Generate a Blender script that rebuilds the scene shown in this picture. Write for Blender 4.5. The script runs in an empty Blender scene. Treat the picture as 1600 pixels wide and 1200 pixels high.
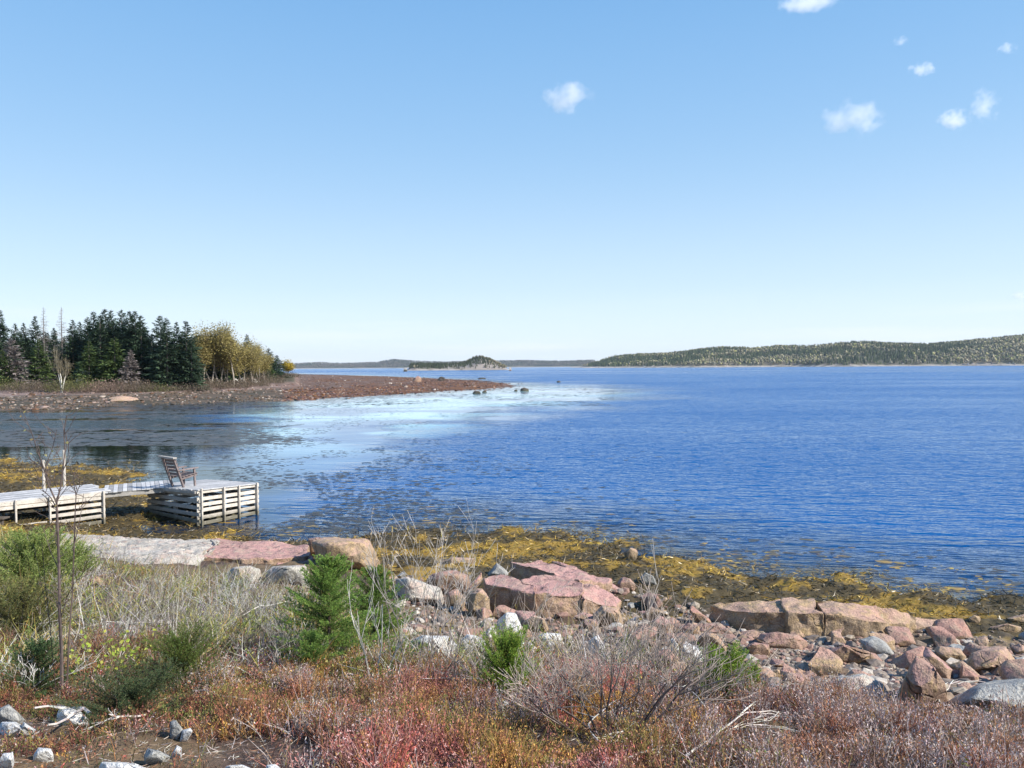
import bpy, bmesh, math, random
import numpy as np
from mathutils import Vector, Matrix

S = bpy.context.scene
COL = S.collection
R = math.radians
F = 1200.0          # focal length in photo pixels (photo is 1600 wide)
CAMH = 5.2

# ---------------------------------------------------------------- camera
cd = bpy.data.cameras.new('camera'); cam = bpy.data.objects.new('camera', cd); COL.objects.link(cam)
cd.sensor_width = 36; cd.lens = 36 * F / 1600
cd.clip_start = 0.1; cd.clip_end = 60000
RM = Matrix.Rotation(R(90 - 1.31), 4, 'X') @ Matrix.Rotation(R(-0.4), 4, 'Z')
cam.matrix_world = Matrix.Translation((0, 0, CAMH)) @ RM
S.camera = cam
RN = np.array(RM.to_3x3())

# ---------------------------------------------------------------- light
SUN_EL, SUN_AZ = 38.0, 112.0     # azimuth clockwise from +Y (view direction): to the right and a little behind
S.view_settings.view_transform = 'Standard'; S.view_settings.look = 'None'
S.view_settings.gamma = 1; S.view_settings.exposure = 0.60
w = bpy.data.worlds.new('World'); S.world = w; w.use_nodes = True
nt = w.node_tree; nt.nodes.clear()
sky = nt.nodes.new('ShaderNodeTexSky'); sky.sky_type = 'NISHITA'; sky.sun_disc = False
sky.sun_elevation = R(SUN_EL); sky.sun_rotation = R(SUN_AZ)
sky.air_density = 1.0; sky.dust_density = 0.25; sky.ozone_density = 2.2; sky.altitude = 0
bgn = nt.nodes.new('ShaderNodeBackground'); bgn.inputs['Strength'].default_value = 0.106
wo = nt.nodes.new('ShaderNodeOutputWorld')
# thin high cirrus low over the horizon, mixed into the sky by direction
tc = nt.nodes.new('ShaderNodeTexCoord'); sp = nt.nodes.new('ShaderNodeSeparateXYZ'); nt.links.new(tc.outputs['Generated'], sp.inputs[0])
mp = nt.nodes.new('ShaderNodeMapping'); mp.inputs['Scale'].default_value = (2.2, 2.2, 34); nt.links.new(tc.outputs['Generated'], mp.inputs[0])
cn = nt.nodes.new('ShaderNodeTexNoise'); cn.inputs['Scale'].default_value = 1.6; cn.inputs['Detail'].default_value = 6; nt.links.new(mp.outputs[0], cn.inputs[0])
c1 = nt.nodes.new('ShaderNodeMapRange'); c1.inputs[1].default_value = .5; c1.inputs[2].default_value = .72; c1.inputs[4].default_value = .55; nt.links.new(cn.outputs[0], c1.inputs[0])
c2 = nt.nodes.new('ShaderNodeMapRange'); c2.inputs[1].default_value = .09; c2.inputs[2].default_value = .012; nt.links.new(sp.outputs[2], c2.inputs[0])
c3 = nt.nodes.new('ShaderNodeMath'); c3.operation = 'MULTIPLY'; nt.links.new(c1.outputs[0], c3.inputs[0]); nt.links.new(c2.outputs[0], c3.inputs[1])
hs = nt.nodes.new('ShaderNodeValToRGB'); hs.color_ramp.interpolation = 'B_SPLINE'
el = hs.color_ramp.elements
K = 1 / 7.0
el[0].position = 0.0; el[0].color = (5.5 * K, 6.15 * K, 6.7 * K, 1); el[1].position = 1.0; el[1].color = (.28 * K, 1.2 * K, 3.9 * K, 1)
for p_, c_ in ((.03, (5.2, 6.0, 6.7)), (.10, (4.2, 5.4, 6.5)), (.22, (2.5, 4.1, 5.95)), (.34, (1.75, 3.4, 5.6)), (.45, (1.3, 2.95, 5.3)), (.65, (.7, 2.0, 4.6))):
    e = el.new(p_); e.color = (c_[0] * K, c_[1] * K, c_[2] * K, 1)
nt.links.new(sp.outputs[2], hs.inputs[0])
hv = nt.nodes.new('ShaderNodeVectorMath'); hv.operation = 'SCALE'; hv.inputs['Scale'].default_value = 7.35; nt.links.new(hs.outputs[0], hv.inputs[0])
hm = nt.nodes.new('ShaderNodeMix'); hm.data_type = 'RGBA'; hm.inputs[0].default_value = .85
nt.links.new(sky.outputs[0], hm.inputs[6]); nt.links.new(hv.outputs[0], hm.inputs[7])
cm = nt.nodes.new('ShaderNodeMix'); cm.data_type = 'RGBA'; nt.links.new(c3.outputs[0], cm.inputs[0]); nt.links.new(hm.outputs[2], cm.inputs[6]); cm.inputs[7].default_value = (6.6, 6.8, 7.1, 1)
nt.links.new(cm.outputs[2], bgn.inputs['Color']); nt.links.new(bgn.outputs[0], wo.inputs[0])
sl = bpy.data.lights.new('sun', 'SUN'); sl.energy = 5.0; sl.angle = R(0.5); sl.color = (1, .94, .85)
so = bpy.data.objects.new('sun', sl); COL.objects.link(so)
sd = Vector((math.sin(R(SUN_AZ)) * math.cos(R(SUN_EL)), math.cos(R(SUN_AZ)) * math.cos(R(SUN_EL)), math.sin(R(SUN_EL))))
so.rotation_euler = sd.to_track_quat('Z', 'Y').to_euler(); so.location = (60, -20, 60)

# ---------------------------------------------------------------- helpers
def ray(px, py):
    v = RN @ np.array([(px - 800) / F, (600 - py) / F, -1.0])
    return v / v[1]
def W(px, py, z):                       # point on the level plane z seen at that photo pixel
    r = ray(px, py); Y = (z - CAMH) / r[2]
    return Vector((r[0] * Y, Y, z))
def Pd(px, py, Y):                      # point at forward distance Y
    r = ray(px, py) * Y
    return Vector((r[0], Y, r[2] + CAMH))

def _h(ix, iy, iz, seed):
    h = (ix.astype(np.int64) * 374761393 + iy.astype(np.int64) * 668265263 + iz.astype(np.int64) * 2147483647 + seed * 144269504) & 0xffffffff
    h = ((h ^ (h >> 13)) * 1274126177) & 0xffffffff
    h ^= h >> 16
    return (h & 0xffffff) / float(0xffffff)
def vn(x, y, seed=0):
    x = np.asarray(x, float); y = np.asarray(y, float)
    ix = np.floor(x); iy = np.floor(y); fx = x - ix; fy = y - iy
    fx = fx * fx * (3 - 2 * fx); fy = fy * fy * (3 - 2 * fy); z = np.zeros_like(ix)
    a = _h(ix, iy, z, seed); b = _h(ix + 1, iy, z, seed); c = _h(ix, iy + 1, z, seed); d = _h(ix + 1, iy + 1, z, seed)
    return (a * (1 - fx) + b * fx) * (1 - fy) + (c * (1 - fx) + d * fx) * fy
def fbm(x, y, seed=0, o=4):
    s = 0; a = .5; t = 0
    for i in range(o):
        s = s + a * vn(x * 2**i + 17.3 * i, y * 2**i - 9.1 * i, seed + i); t += a; a *= .5
    return s / t
def vn3(p, seed=0):
    i = np.floor(p); f = p - i; f = f * f * (3 - 2 * f); r = 0
    for dx in (0, 1):
        for dy in (0, 1):
            for dz in (0, 1):
                wgt = (f[:, 0] if dx else 1 - f[:, 0]) * (f[:, 1] if dy else 1 - f[:, 1]) * (f[:, 2] if dz else 1 - f[:, 2])
                r = r + wgt * _h(i[:, 0] + dx, i[:, 1] + dy, i[:, 2] + dz, seed)
    return r
def fbm3(p, seed=0, o=4):
    s = 0; a = .5; t = 0
    for i in range(o):
        s = s + a * vn3(p * 2**i + 7.7 * i, seed + i); t += a; a *= .5
    return s / t

def sm(x, a, b): t = np.clip((x - a) / (b - a), 0, 1); return t * t * (3 - 2 * t)
def link(o, parent=None):
    COL.objects.link(o)
    if parent: o.parent = parent
    return o
def npmesh(name, V, Fc, m, col=None, smooth=False, parent=None, attrs=None):
    me = bpy.data.meshes.new(name)
    V = np.asarray(V, np.float32); Fc = np.asarray(Fc, np.int32); k = Fc.shape[1]
    me.vertices.add(len(V)); me.vertices.foreach_set('co', V.ravel())
    me.loops.add(Fc.size); me.loops.foreach_set('vertex_index', Fc.ravel())
    me.polygons.add(len(Fc)); me.polygons.foreach_set('loop_start', np.arange(0, Fc.size, k, dtype=np.int32))
    try: me.polygons.foreach_set('loop_total', np.full(len(Fc), k, np.int32))
    except Exception: pass
    me.polygons.foreach_set('use_smooth', np.full(len(Fc), smooth, bool))
    me.update(calc_edges=True)
    if col is not None:
        c = np.ones((len(V), 4), np.float32); c[:, :3] = col
        a = me.color_attributes.new('Col', 'FLOAT_COLOR', 'POINT'); a.data.foreach_set('color', c.ravel())
    for kx, vx in (attrs or {}).items():
        a = me.attributes.new(kx, 'FLOAT', 'POINT'); a.data.foreach_set('value', np.asarray(vx, np.float32))
    me.materials.append(m)
    return link(bpy.data.objects.new(name, me), parent)
def bobj(name, bm, m, parent=None, smooth=False, sharp=None):
    me = bpy.data.meshes.new(name); bm.to_mesh(me); bm.free()
    if smooth:
        me.polygons.foreach_set('use_smooth', np.ones(len(me.polygons), bool))
        if sharp: me.set_sharp_from_angle(angle=R(sharp))
    me.materials.append(m)
    return link(bpy.data.objects.new(name, me), parent)
def empty(name, loc=(0, 0, 0), rz=0):
    o = bpy.data.objects.new(name, None); o.location = loc; o.rotation_euler = (0, 0, rz); o.empty_display_size = .2
    return link(o)
def tag(o, label=None, cat=None, group=None, kind=None):
    if label: o['label'] = label
    if cat: o['category'] = cat
    if group: o['group'] = group
    if kind: o['kind'] = kind
    return o
def copy_tree(o, parent=None):
    c = o.copy(); COL.objects.link(c); c.parent = parent
    for ch in list(o.children): copy_tree(ch, c)
    return c

# ---------------------------------------------------------------- materials
class N:
    def __init__(s, name):
        s.m = bpy.data.materials.new(name); s.m.use_nodes = True; s.t = s.m.node_tree; s.t.nodes.clear()
        s.out = s.t.nodes.new('ShaderNodeOutputMaterial')
    def n(s, typ, props=None, **ins):
        nd = s.t.nodes.new('ShaderNode' + typ)
        for k, v in (props or {}).items(): setattr(nd, k, v)
        for k, v in ins.items():
            k = int(k[1:]) if k[0] == '_' else k.replace('_', ' ')
            if isinstance(v, bpy.types.NodeSocket): s.t.links.new(v, nd.inputs[k])
            else: nd.inputs[k].default_value = v
        return nd
    def mix(s, f, a, b, mode='MIX'):
        c = lambda v: v if isinstance(v, bpy.types.NodeSocket) else (*v[:3], 1)
        return s.n('Mix', {'data_type': 'RGBA', 'blend_type': mode}, _0=f, _6=c(a), _7=c(b)).outputs[2]
    def math(s, op, a, b=0.0):
        return s.n('Math', {'operation': op}, _0=a, _1=b).outputs[0]
    def rng(s, v, a, b, c=0.0, d=1.0):
        return s.n('MapRange', None, _0=v, _1=a, _2=b, _3=c, _4=d).outputs[0]
    def noise(s, vec, scale, detail=5, rough=.55):
        return s.n('TexNoise', None, Vector=vec, Scale=scale, Detail=detail, Roughness=rough).outputs[0]
    def obj(s): return s.n('TexCoord').outputs['Object']
    def scl(s, vec, sc): return s.n('Mapping', None, Vector=vec, Scale=sc).outputs[0]
    def bump(s, h, st, dist): return s.n('Bump', None, Strength=st, Distance=dist, Height=h).outputs[0]
    def princ(s, **k):
        p = s.n('BsdfPrincipled', None, **k); s.t.links.new(p.outputs[0], s.out.inputs[0]); return s.m

def mat_veg(name, rough=.75, trans=0.0, spec=.25, vary=.25):
    n = N(name)
    c = n.n('Attribute', {'attribute_name': 'Col'}).outputs['Color']
    nz = n.noise(n.obj(), 23.0, 2)
    c2 = n.mix(1.0, c, n.n('CombineColor', None, _0=n.rng(nz, .3, .7, 1 - vary, 1 + vary), _1=n.rng(nz, .3, .7, 1 - vary, 1 + vary), _2=n.rng(nz, .3, .7, 1 - vary, 1 + vary)).outputs[0], 'MULTIPLY')
    if not trans:
        return n.princ(Base_Color=c2, Roughness=rough, Specular_IOR_Level=spec)
    p = n.n('BsdfPrincipled', None, Base_Color=c2, Roughness=rough, Specular_IOR_Level=spec)
    t = n.n('BsdfTranslucent', None, Color=c2)
    x = n.n('MixShader', None, _0=trans, _1=p.outputs[0], _2=t.outputs[0]); n.t.links.new(x.outputs[0], n.out.inputs[0]); return n.m
M_VEG = mat_veg('heath_leaf', trans=.15)
M_TWIG = mat_veg('dry_twig', .8)
M_WEED = mat_veg('rockweed', .42, spec=.5, vary=.3)
M_LEAF = mat_veg('green_leaf', .6, trans=.3)
M_PEB = mat_veg('pebble_stone', .85, vary=.35)
M_BARK = mat_veg('bark', .85)

def mat_rock(name, ca, cb, cc, dark=(.07, .065, .055), lich=(.45, .46, .42), lichen=.25, stain=.5, bscale=1.0, tide=None, side=None):
    n = N(name); o = n.obj()
    g = n.n('NewGeometry'); pos = g.outputs['Position']
    n1 = n.noise(pos, 1.1 * bscale, 6, .6); n2 = n.noise(pos, 4.5 * bscale, 6, .65); n3 = n.noise(pos, 38, 4, .7)
    c = n.mix(n.rng(n1, .38, .62), ca, cb)
    c = n.mix(n.rng(n2, .48, .68), c, cc)
    c = n.mix(n.rng(n.noise(pos, 9, 6, .7), .60, .70, 0, lichen), c, lich)
    nz_ = n.n('SeparateXYZ', None, _0=g.outputs['Normal']).outputs[2]
    if side is not None:
        sc_ = n.mix(n.rng(n2, .4, .62), side, tuple(v * .72 for v in side)); sc_ = n.mix(n.rng(n.noise(pos, 7, 5, .7), .5, .66), sc_, OCH)
        c = n.mix(n.rng(nz_, .62, .38, 0, .85), c, sc_)
    st = n.noise(n.scl(pos, (3.2, 3.2, .7)), 1.6, 5, .6)
    c = n.mix(n.rng(st, .55, .7, 0, stain), c, dark)
    vor = n.n('TexVoronoi', {'feature': 'DISTANCE_TO_EDGE'}, Vector=n.n('VectorMath', {'operation': 'ADD'}, _0=pos, _1=n.n('VectorMath', {'operation': 'SCALE'}, _0=n.n('TexNoise', None, Vector=pos, Scale=2.2).outputs[1], Scale=.5).outputs[0]).outputs[0], Scale=1.1).outputs[0]
    crack = n.math('MULTIPLY', n.rng(vor, 0.0, .014, 1, 0), n.rng(n1, .5, .62, 0, 1))
    c = n.mix(n.math('MULTIPLY', crack, .75), c, dark)
    if tide is not None:
        z = n.n('SeparateXYZ', None, _0=pos).outputs[2]
        zz = n.math('ADD', z, n.rng(n2, .3, .7, -.18, .18))
        c = n.mix(n.rng(zz, tide, tide - .22, 0, .8), c, (.06, .062, .04))
    c = n.mix(1.0, c, n.n('CombineColor', None, _0=n.rng(n3, .3, .7, .6, 1.35), _1=n.rng(n3, .3, .7, .6, 1.35), _2=n.rng(n3, .3, .7, .6, 1.35)).outputs[0], 'MULTIPLY')
    hgt = n.math('ADD', n.math('MULTIPLY', n2, .8), n.math('ADD', n.math('MULTIPLY', n3, .16), n.math('MULTIPLY', crack, -.35)))
    return n.princ(Base_Color=c, Roughness=.85, Specular_IOR_Level=.3, Normal=n.bump(hgt, .9, .13))
PINK, TAN, OCH, GREY, WHT = (.45, .24, .2), (.38, .27, .19), (.42, .3, .15), (.3, .3, .28), (.78, .77, .73)
M_PINK = mat_rock('pink_granite', (.47, .27, .24), (.40, .235, .205), (.43, .31, .24), tide=.45, side=(.40, .28, .19), stain=.75)
M_TAN = mat_rock('tan_granite', (.43, .30, .22), (.44, .27, .21), OCH, tide=.42, lichen=.25, side=(.36, .27, .18), stain=.75)
M_RED = mat_rock('red_granite', (.42, .235, .18), (.34, .21, .18), (.38, .28, .2), tide=.35, lichen=.2, side=(.33, .22, .16), stain=.6)
M_GREY = mat_rock('grey_granite', (.34, .34, .32), (.26, .26, .25), (.42, .4, .35), lich=(.6, .6, .56), lichen=.6, stain=.35)
M_WHITE = mat_rock('white_quartz_rock', WHT, (.64, .64, .64), (.7, .66, .58), lich=(.8, .8, .79), lichen=.5, stain=.25, bscale=2.2)
M_PALE = mat_rock('pale_granite', (.52, .48, .41), (.44, .42, .37), (.5, .36, .3), lich=(.6, .6, .55), lichen=.5, stain=.2)
M_SLAB = mat_rock('slab_granite', (.50, .46, .40), (.38, .35, .30), (.46, .34, .28), lich=(.62, .6, .55), lichen=.6, stain=.7, side=(.36, .34, .30))

def mat_wood(name, ca, cb, rough=.85):
    n = N(name); o = n.obj()
    g = n.noise(n.scl(n.n('NewGeometry').outputs['Position'], (1.2, 1.2, 1.2)), 3.2, 5, .65); f = n.noise(n.n('NewGeometry').outputs['Position'], 19, 5, .7)
    c = n.mix(n.rng(g, .35, .65), ca, cb)
    c = n.mix(n.rng(f, .54, .68, 0, .65), c, tuple(x * .38 for x in cb))
    ri = n.n('NewGeometry').outputs['Random Per Island']; v_ = n.rng(ri, 0, 1, .62, 1.22)
    c = n.mix(1.0, c, n.n('CombineColor', None, _0=v_, _1=v_, _2=v_).outputs[0], 'MULTIPLY')
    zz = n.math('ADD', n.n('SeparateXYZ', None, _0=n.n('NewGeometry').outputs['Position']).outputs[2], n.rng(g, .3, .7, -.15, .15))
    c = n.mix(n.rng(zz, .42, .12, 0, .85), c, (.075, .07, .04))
    return n.princ(Base_Color=c, Roughness=rough, Specular_IOR_Level=.25, Normal=n.bump(f, .5, .01))
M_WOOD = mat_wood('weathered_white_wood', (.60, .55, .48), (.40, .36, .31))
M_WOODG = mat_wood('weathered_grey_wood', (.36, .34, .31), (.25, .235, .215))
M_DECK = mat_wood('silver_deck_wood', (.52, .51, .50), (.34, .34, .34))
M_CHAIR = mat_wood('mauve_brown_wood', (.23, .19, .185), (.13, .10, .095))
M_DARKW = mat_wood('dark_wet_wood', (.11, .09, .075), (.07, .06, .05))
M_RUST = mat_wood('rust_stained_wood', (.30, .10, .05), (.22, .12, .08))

# ---------------------------------------------------------------- terrain function
HOR = lambda px: 575 - (px - 460) * .007
cols = {
 -500: [(1200,2.9),(1040,2.3),(930,1.6),(880,1.0),(835,.5),(800,.3),(760,.25),(735,.2),(716,0),(700,-.25),(660,-.6)],
 0: [(1200,2.9),(1100,2.55),(1040,2.3),(980,2.0),(900,1.5),(860,1.0),(835,.5),(800,.28),(770,.25),(745,.2),(724,0),(700,-.2),(660,-.5)],
 150:[(1200,2.9),(1060,2.4),(980,2.0),(900,1.3),(860,.8),(838,.3),(825,.05),(800,.12),(770,.15),(750,.12),(738,.1),(727,-.1),(700,-.25),(660,-.5)],
 215:[(1200,2.9),(1050,2.4),(980,1.95),(915,1.2),(870,.75),(840,.0),(830,-.02),(800,.1),(770,.05),(757,-.03),(748,-.08),(741,.06),(734,-.1),(700,-.3),(660,-.5)],
 300:[(1200,2.9),(1045,2.4),(980,1.9),(920,1.15),(885,.75),(850,.2),(842,-.02),(822,-.05),(800,-.12),(760,-.35),(700,-.6)],
 440:[(1200,2.9),(1045,2.4),(980,1.8),(920,1.1),(885,.75),(855,.2),(848,-.03),(830,-.2),(800,-.5)],
 640:[(1200,2.9),(1060,2.35),(1000,1.5),(960,.9),(900,.5),(870,.34),(828,0),(810,-.2),(780,-.5)],
 800:[(1200,2.9),(1045,2.3),(1000,1.2),(960,.45),(880,.38),(835,0),(810,-.2),(780,-.5)],
 1000:[(1200,2.9),(1060,2.3),(1010,1.2),(960,.6),(900,.34),(862,0),(835,-.2),(800,-.5)],
 1200:[(1200,2.85),(1090,2.35),(1060,1.55),(1000,.75),(950,.42),(908,0),(870,-.2),(820,-.5)],
 1400:[(1200,2.85),(1110,2.4),(1080,1.5),(1010,.72),(970,.4),(925,0),(895,-.2),(850,-.5)],
 1600:[(1200,2.85),(1110,2.4),(1085,1.5),(1020,.6),(975,.34),(940,0),(910,-.2),(860,-.5)],
 2100:[(1200,2.85),(1130,2.4),(1100,1.5),(1040,.6),(1000,.34),(970,0),(935,-.2),(880,-.5)]}
LY = np.linspace(math.log(3.0), math.log(70), 260)
ck = sorted(cols); CU = np.array([(k - 800) / F for k in ck]); TAB = []
for k in ck:
    ys = []; zs = []
    for (py, z) in cols[k]:
        d = py - HOR(k); ys.append((CAMH - z) * F / d); zs.append(z)
    ys = np.array(ys); ys = np.maximum.accumulate(ys + np.arange(len(ys)) * 1e-4)
    ys = np.concatenate([[2.0], ys, [ys[-1] * 1.4]]); zs = [3.1] + zs + [-1.6]
    TAB.append(np.interp(LY, np.log(ys), zs))
TAB = np.array(TAB)
def nearT(X, Y):
    Yc = np.maximum(Y, 1.0); u = np.clip(X / Yc, CU[0], CU[-1])
    ui = np.clip(np.searchsorted(CU, u) - 1, 0, len(CU) - 2); fu = (u - CU[ui]) / (CU[ui + 1] - CU[ui])
    t = np.clip((np.log(Yc) - LY[0]) / (LY[1] - LY[0]), 0, len(LY) - 1.001); ti = t.astype(int); ft = t - ti
    g = lambda a, b: TAB[a, b]
    return (g(ui, ti) * (1 - fu) + g(ui + 1, ti) * fu) * (1 - ft) + (g(ui, ti + 1) * (1 - fu) + g(ui + 1, ti + 1) * fu) * ft
# west shore and spit: polygon of land
wp = [(-500,650),(-200,643),(0,639),(80,640),(150,634),(300,630),(430,626),(520,621),(600,616),(660,613),(700,610),(740,609),(770,606),(792,603)]
wf = [(775,598.5),(740,595),(700,592.5),(620,589),(540,586.5),(470,585),(445,583.5)]
WEST = [W(a, b, 0)[:2] for a, b in wp + wf] + [(-280, 800), (-1500, 900), (-1500, 60)]
def sdf(X, Y, poly):
    d = np.full(X.shape, 1e12); ins = np.zeros(X.shape, bool); n = len(poly)
    for i in range(n):
        ax, ay = poly[i]; bx, by = poly[(i + 1) % n]; ex, ey = bx - ax, by - ay
        wx, wy = X - ax, Y - ay; t = np.clip((wx * ex + wy * ey) / (ex * ex + ey * ey), 0, 1)
        d = np.minimum(d, (wx - ex * t)**2 + (wy - ey * t)**2)
        c = ((ay > Y) != (by > Y)) & (X < (bx - ax) * (Y - ay) / ((by - ay) if by != ay else 1e-9) + ax); ins ^= c
    return np.where(ins, np.sqrt(d), -np.sqrt(d))
def westT(X, Y):
    d = sdf(X, Y, WEST)
    d = d + (fbm(X / 14, Y / 9, 5, 4) - .5) * 14 * np.clip((150 - Y) / 60, .2, 1)
    z = np.interp(d, [-60, -25, 0, 8, 18, 30, 40, 50, 66, 100, 300], [-2.5, -.7, 0, .35, .6, .85, 1.2, 2.0, 2.9, 4.2, 8])
    z = np.minimum(z, .85 + sm(X / Y, -.275, -.325) * 12)
    return z
RU = [(760, 571), (880, 571.5), (905, 572), (930, 567), (960, 558), (1000, 553), (1040, 551), (1090, 547), (1130, 544), (1180, 545), (1215, 541), (1260, 543), (1300, 540), (1340, 535), (1400, 536), (1450, 538), (1500, 534), (1560, 529), (1600, 524), (1700, 515), (2000, 505), (2600, 500)]
RUu = np.array([(a - 800) / F for a, b in RU])
def hillT(X, Y):
    Yc = np.maximum(Y, 1); u = X / Yc; px = u * F + 800
    # right shore: ridge 600 m behind its waterline
    yb = 1500 + np.interp(px, [880, 1100, 1600, 2600], [500, 250, 0, -200]) + (fbm(u * 9, u * 0, 31, 4) - .5) * 120
    hz = (HOR(px) - np.interp(px, [a for a, b in RU], [b for a, b in RU])) / F * (yb + 600)
    t = (Y - yb) / 600
    z = np.where(t < 0, np.maximum(t * 30, -4), hz * np.interp(t, [0, .03, .25, .6, 1, 3], [0, .12, .42, .78, 1, 1.0]))
    z = z + np.where(t > 0, (fbm(X / 160, Y / 160, 41, 4) - .5) * 16 * np.clip(t * 3, 0, 1), 0)
    z = np.where(px < 890, -4, z)
    # rocky island
    ix = np.interp(px, [636, 642, 655, 680, 700, 715, 728, 740, 752, 765, 778, 788, 796], [0, 6.5, 7, 6.5, 7, 7.5, 9, 14.5, 16.5, 13, 8, 4, 0]) * 1.25 - .6
    ti = (Y - 1150) / 150; zi = np.where((px > 630) & (px < 800), ix * np.clip(np.interp(ti, [-.1, 0, .12, .5, 1, 1.6], [-1, -.05, .45, .9, 1, -1]), -1, 1), -4)
    zi = zi + np.where(zi > .5, (fbm(X / 18, Y / 18, 8, 4) - .5) * 5, 0)
    z = np.maximum(z, zi)
    # far coast
    fx = np.interp(px, [300, 400, 455, 500, 540, 590, 612, 640, 655, 700, 790, 810, 870, 905, 930, 1000], [8, 9, 7, 9, 7, 8.5, 12.5, 10, 9, 8, 9.5, 10, 9, 9.5, 9, 0])
    yf = 4200.; zf = np.where((px < 980), fx / F * (yf + 500) * np.clip((Y - yf) / 500, -1, 1), -4)
    zf = zf + np.where(zf > 3, (fbm(X / 300, Y / 300, 18, 4) - .5) * 12, 0)
    return np.maximum(z, zf)
def T(X, Y, detail=True):
    X = np.atleast_1d(np.asarray(X, float)); Y = np.atleast_1d(np.asarray(Y, float))
    zn = nearT(X, Y)
    if detail:
        zn = zn + np.where(zn > 1.0, (fbm(X * 1.6, Y * 1.6, 3, 3) - .5) * .16 + (fbm(X * 6, Y * 6, 4, 2) - .5) * .05, 0)
        lm = np.clip((1.0 - zn) / .3, 0, 1) * np.clip((zn + .5) / .3, 0, 1)
        zn = zn + lm * ((fbm(X * .9, Y * .9, 13, 4) - .52) * .34 + np.abs(fbm(X * 3.1, Y * 3.1, 14, 3) - .5) * .22 - .02)
    zn = np.where(Y > 70, -3, zn)
    zw = np.where((Y > 60) & (Y < 1100) & (X < 60), westT(X, Y), -3)
    zw = np.where(zw > -.5, zw + (fbm(X / 3.0, Y / 3.0, 23, 3) - .5) * np.where(zw < 1.2, .42, .8), zw)
    zh = np.where(Y > 900, hillT(X, Y), -4)
    return np.maximum(np.maximum(zn, zw), zh)
def T1(x, y, detail=False): return float(T(x, y, detail)[0])
def G(px, py, detail=False, y0=2.5, y1=900):      # terrain point seen at a photo pixel
    r = ray(px, py); ys = np.exp(np.linspace(math.log(y0), math.log(y1), 2600))
    z = T(r[0] * ys, ys, detail); zr = CAMH + r[2] * ys
    k = np.nonzero(z >= zr)[0]
    k = k[0] if len(k) else len(ys) - 1
    y = ys[k]; return Vector((r[0] * y, y, float(z[k])))

# ---------------------------------------------------------------- ground sheet
def lerp(a, b, t): return a + (b - a) * t[:, None]
def grid(r0, r1, nr, a0, a1, na):
    rr = np.exp(np.linspace(math.log(r0), math.log(r1), nr)); aa = np.linspace(R(a0), R(a1), na)
    A, B = np.meshgrid(aa, rr); X = (B * np.sin(A)).ravel(); Y = (B * np.cos(A)).ravel()
    i = np.arange(nr - 1)[:, None] * na + np.arange(na - 1)[None]; i = i.ravel()
    return X, Y, np.stack([i, i + 1, i + na + 1, i + na], 1)
X, Y, Q = grid(1.6, 9000, 1150, -52, 52, 620)
Y = Y - 0.0
Z = T(X, Y)
c = np.tile(np.array([.10, .075, .05]), (len(X), 1))
near = Y < 70
n1 = fbm(X * .8, Y * .8, 61, 4); n2 = fbm(X * 4, Y * 4, 62, 3)
soil = lerp(np.array([.085, .055, .042]) * np.ones_like(c), np.array([.16, .11, .06]), sm(n1, .4, .6))
grav = lerp(np.array([.23, .165, .13]) * np.ones_like(c), np.array([.18, .15, .12]), sm(n2, .35, .65))
weed = lerp(np.array([.07, .052, .022]) * np.ones_like(c), np.array([.26, .165, .03]), sm(n1 + (n2 - .5) * .5, .53, .61))
cn_ = lerp(soil, grav, sm(X / np.maximum(Y, 1), .2, .3) * sm(Z, 2.3, 2.0))
cn_ = lerp(weed, cn_, sm(Z, .50, .66))
# west shore colours by height
bed = np.array([.03, .03, .018]); flat = np.array([.10, .075, .05]); beach = np.array([.26, .19, .165]); wood = np.array([.07, .06, .035])
pn = fbm(X / 2.2, Y / 3.5, 71, 4)
cw = lerp(lerp(flat * np.ones_like(c), np.array([.06, .05, .032]), sm(pn, .42, .58)), lerp(beach * np.ones_like(c), np.array([.17, .12, .1]), sm(pn, .45, .6)), sm(Z, .7, 1.05))
spit = sm(X / np.maximum(Y, 1), -.33, -.24)
cs = lerp(np.array([.155, .072, .03]) * np.ones_like(c), np.array([.10, .045, .022]), sm(pn, .42, .58))
cs = lerp(cs, np.array([.135, .09, .068]) * np.ones_like(c), sm(Z, .62, .82) * .8 * sm(fbm(X / 5, Y / 9, 72, 4), .35, .55))
cw = lerp(cw, cs, spit)
cw = lerp(cw, wood * np.ones_like(c), sm(Z, 1.3, 2.0))
ch = lerp(np.array([.055, .06, .03]) * np.ones_like(c), np.array([.14, .12, .075]), sm(fbm(X / 50, Y / 50, 81, 4), .42, .6))
ch = lerp(np.array([.4, .36, .31]) * np.ones_like(c), ch, sm(Z, .5, 4.0))
isl = (Y > 1100) & (Y < 1330) & (X < -8) & (X > -175)
ch = np.where((isl & (fbm(X / 9, Y / 9, 9, 3) + sm(X / Y, -.09, -.05) * .12 > .5))[:, None], np.array([.27, .235, .2]), ch)
c = np.where(near[:, None], cn_, np.where((Y < 1000)[:, None], cw, ch))
c = lerp(bed * np.ones_like(c), c, sm(Z, -.45, -.1))
g = N('ground_soil'); at = g.n('Attribute', {'attribute_name': 'Col'}).outputs['Color']; pos = g.n('NewGeometry').outputs['Position']
f1 = g.noise(pos, 6, 6, .7); f2 = g.noise(pos, 45, 4, .7)
cc = g.mix(1.0, at, g.n('CombineColor', None, _0=g.rng(f1, .3, .7, .6, 1.4), _1=g.rng(f1, .3, .7, .6, 1.4), _2=g.rng(f1, .3, .7, .6, 1.4)).outputs[0], 'MULTIPLY')
M_GROUND = g.princ(Base_Color=cc, Roughness=.8, Specular_IOR_Level=.3, Normal=g.bump(g.math('ADD', f1, g.math('MULTIPLY', f2, .3)), .8, .06))
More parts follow.
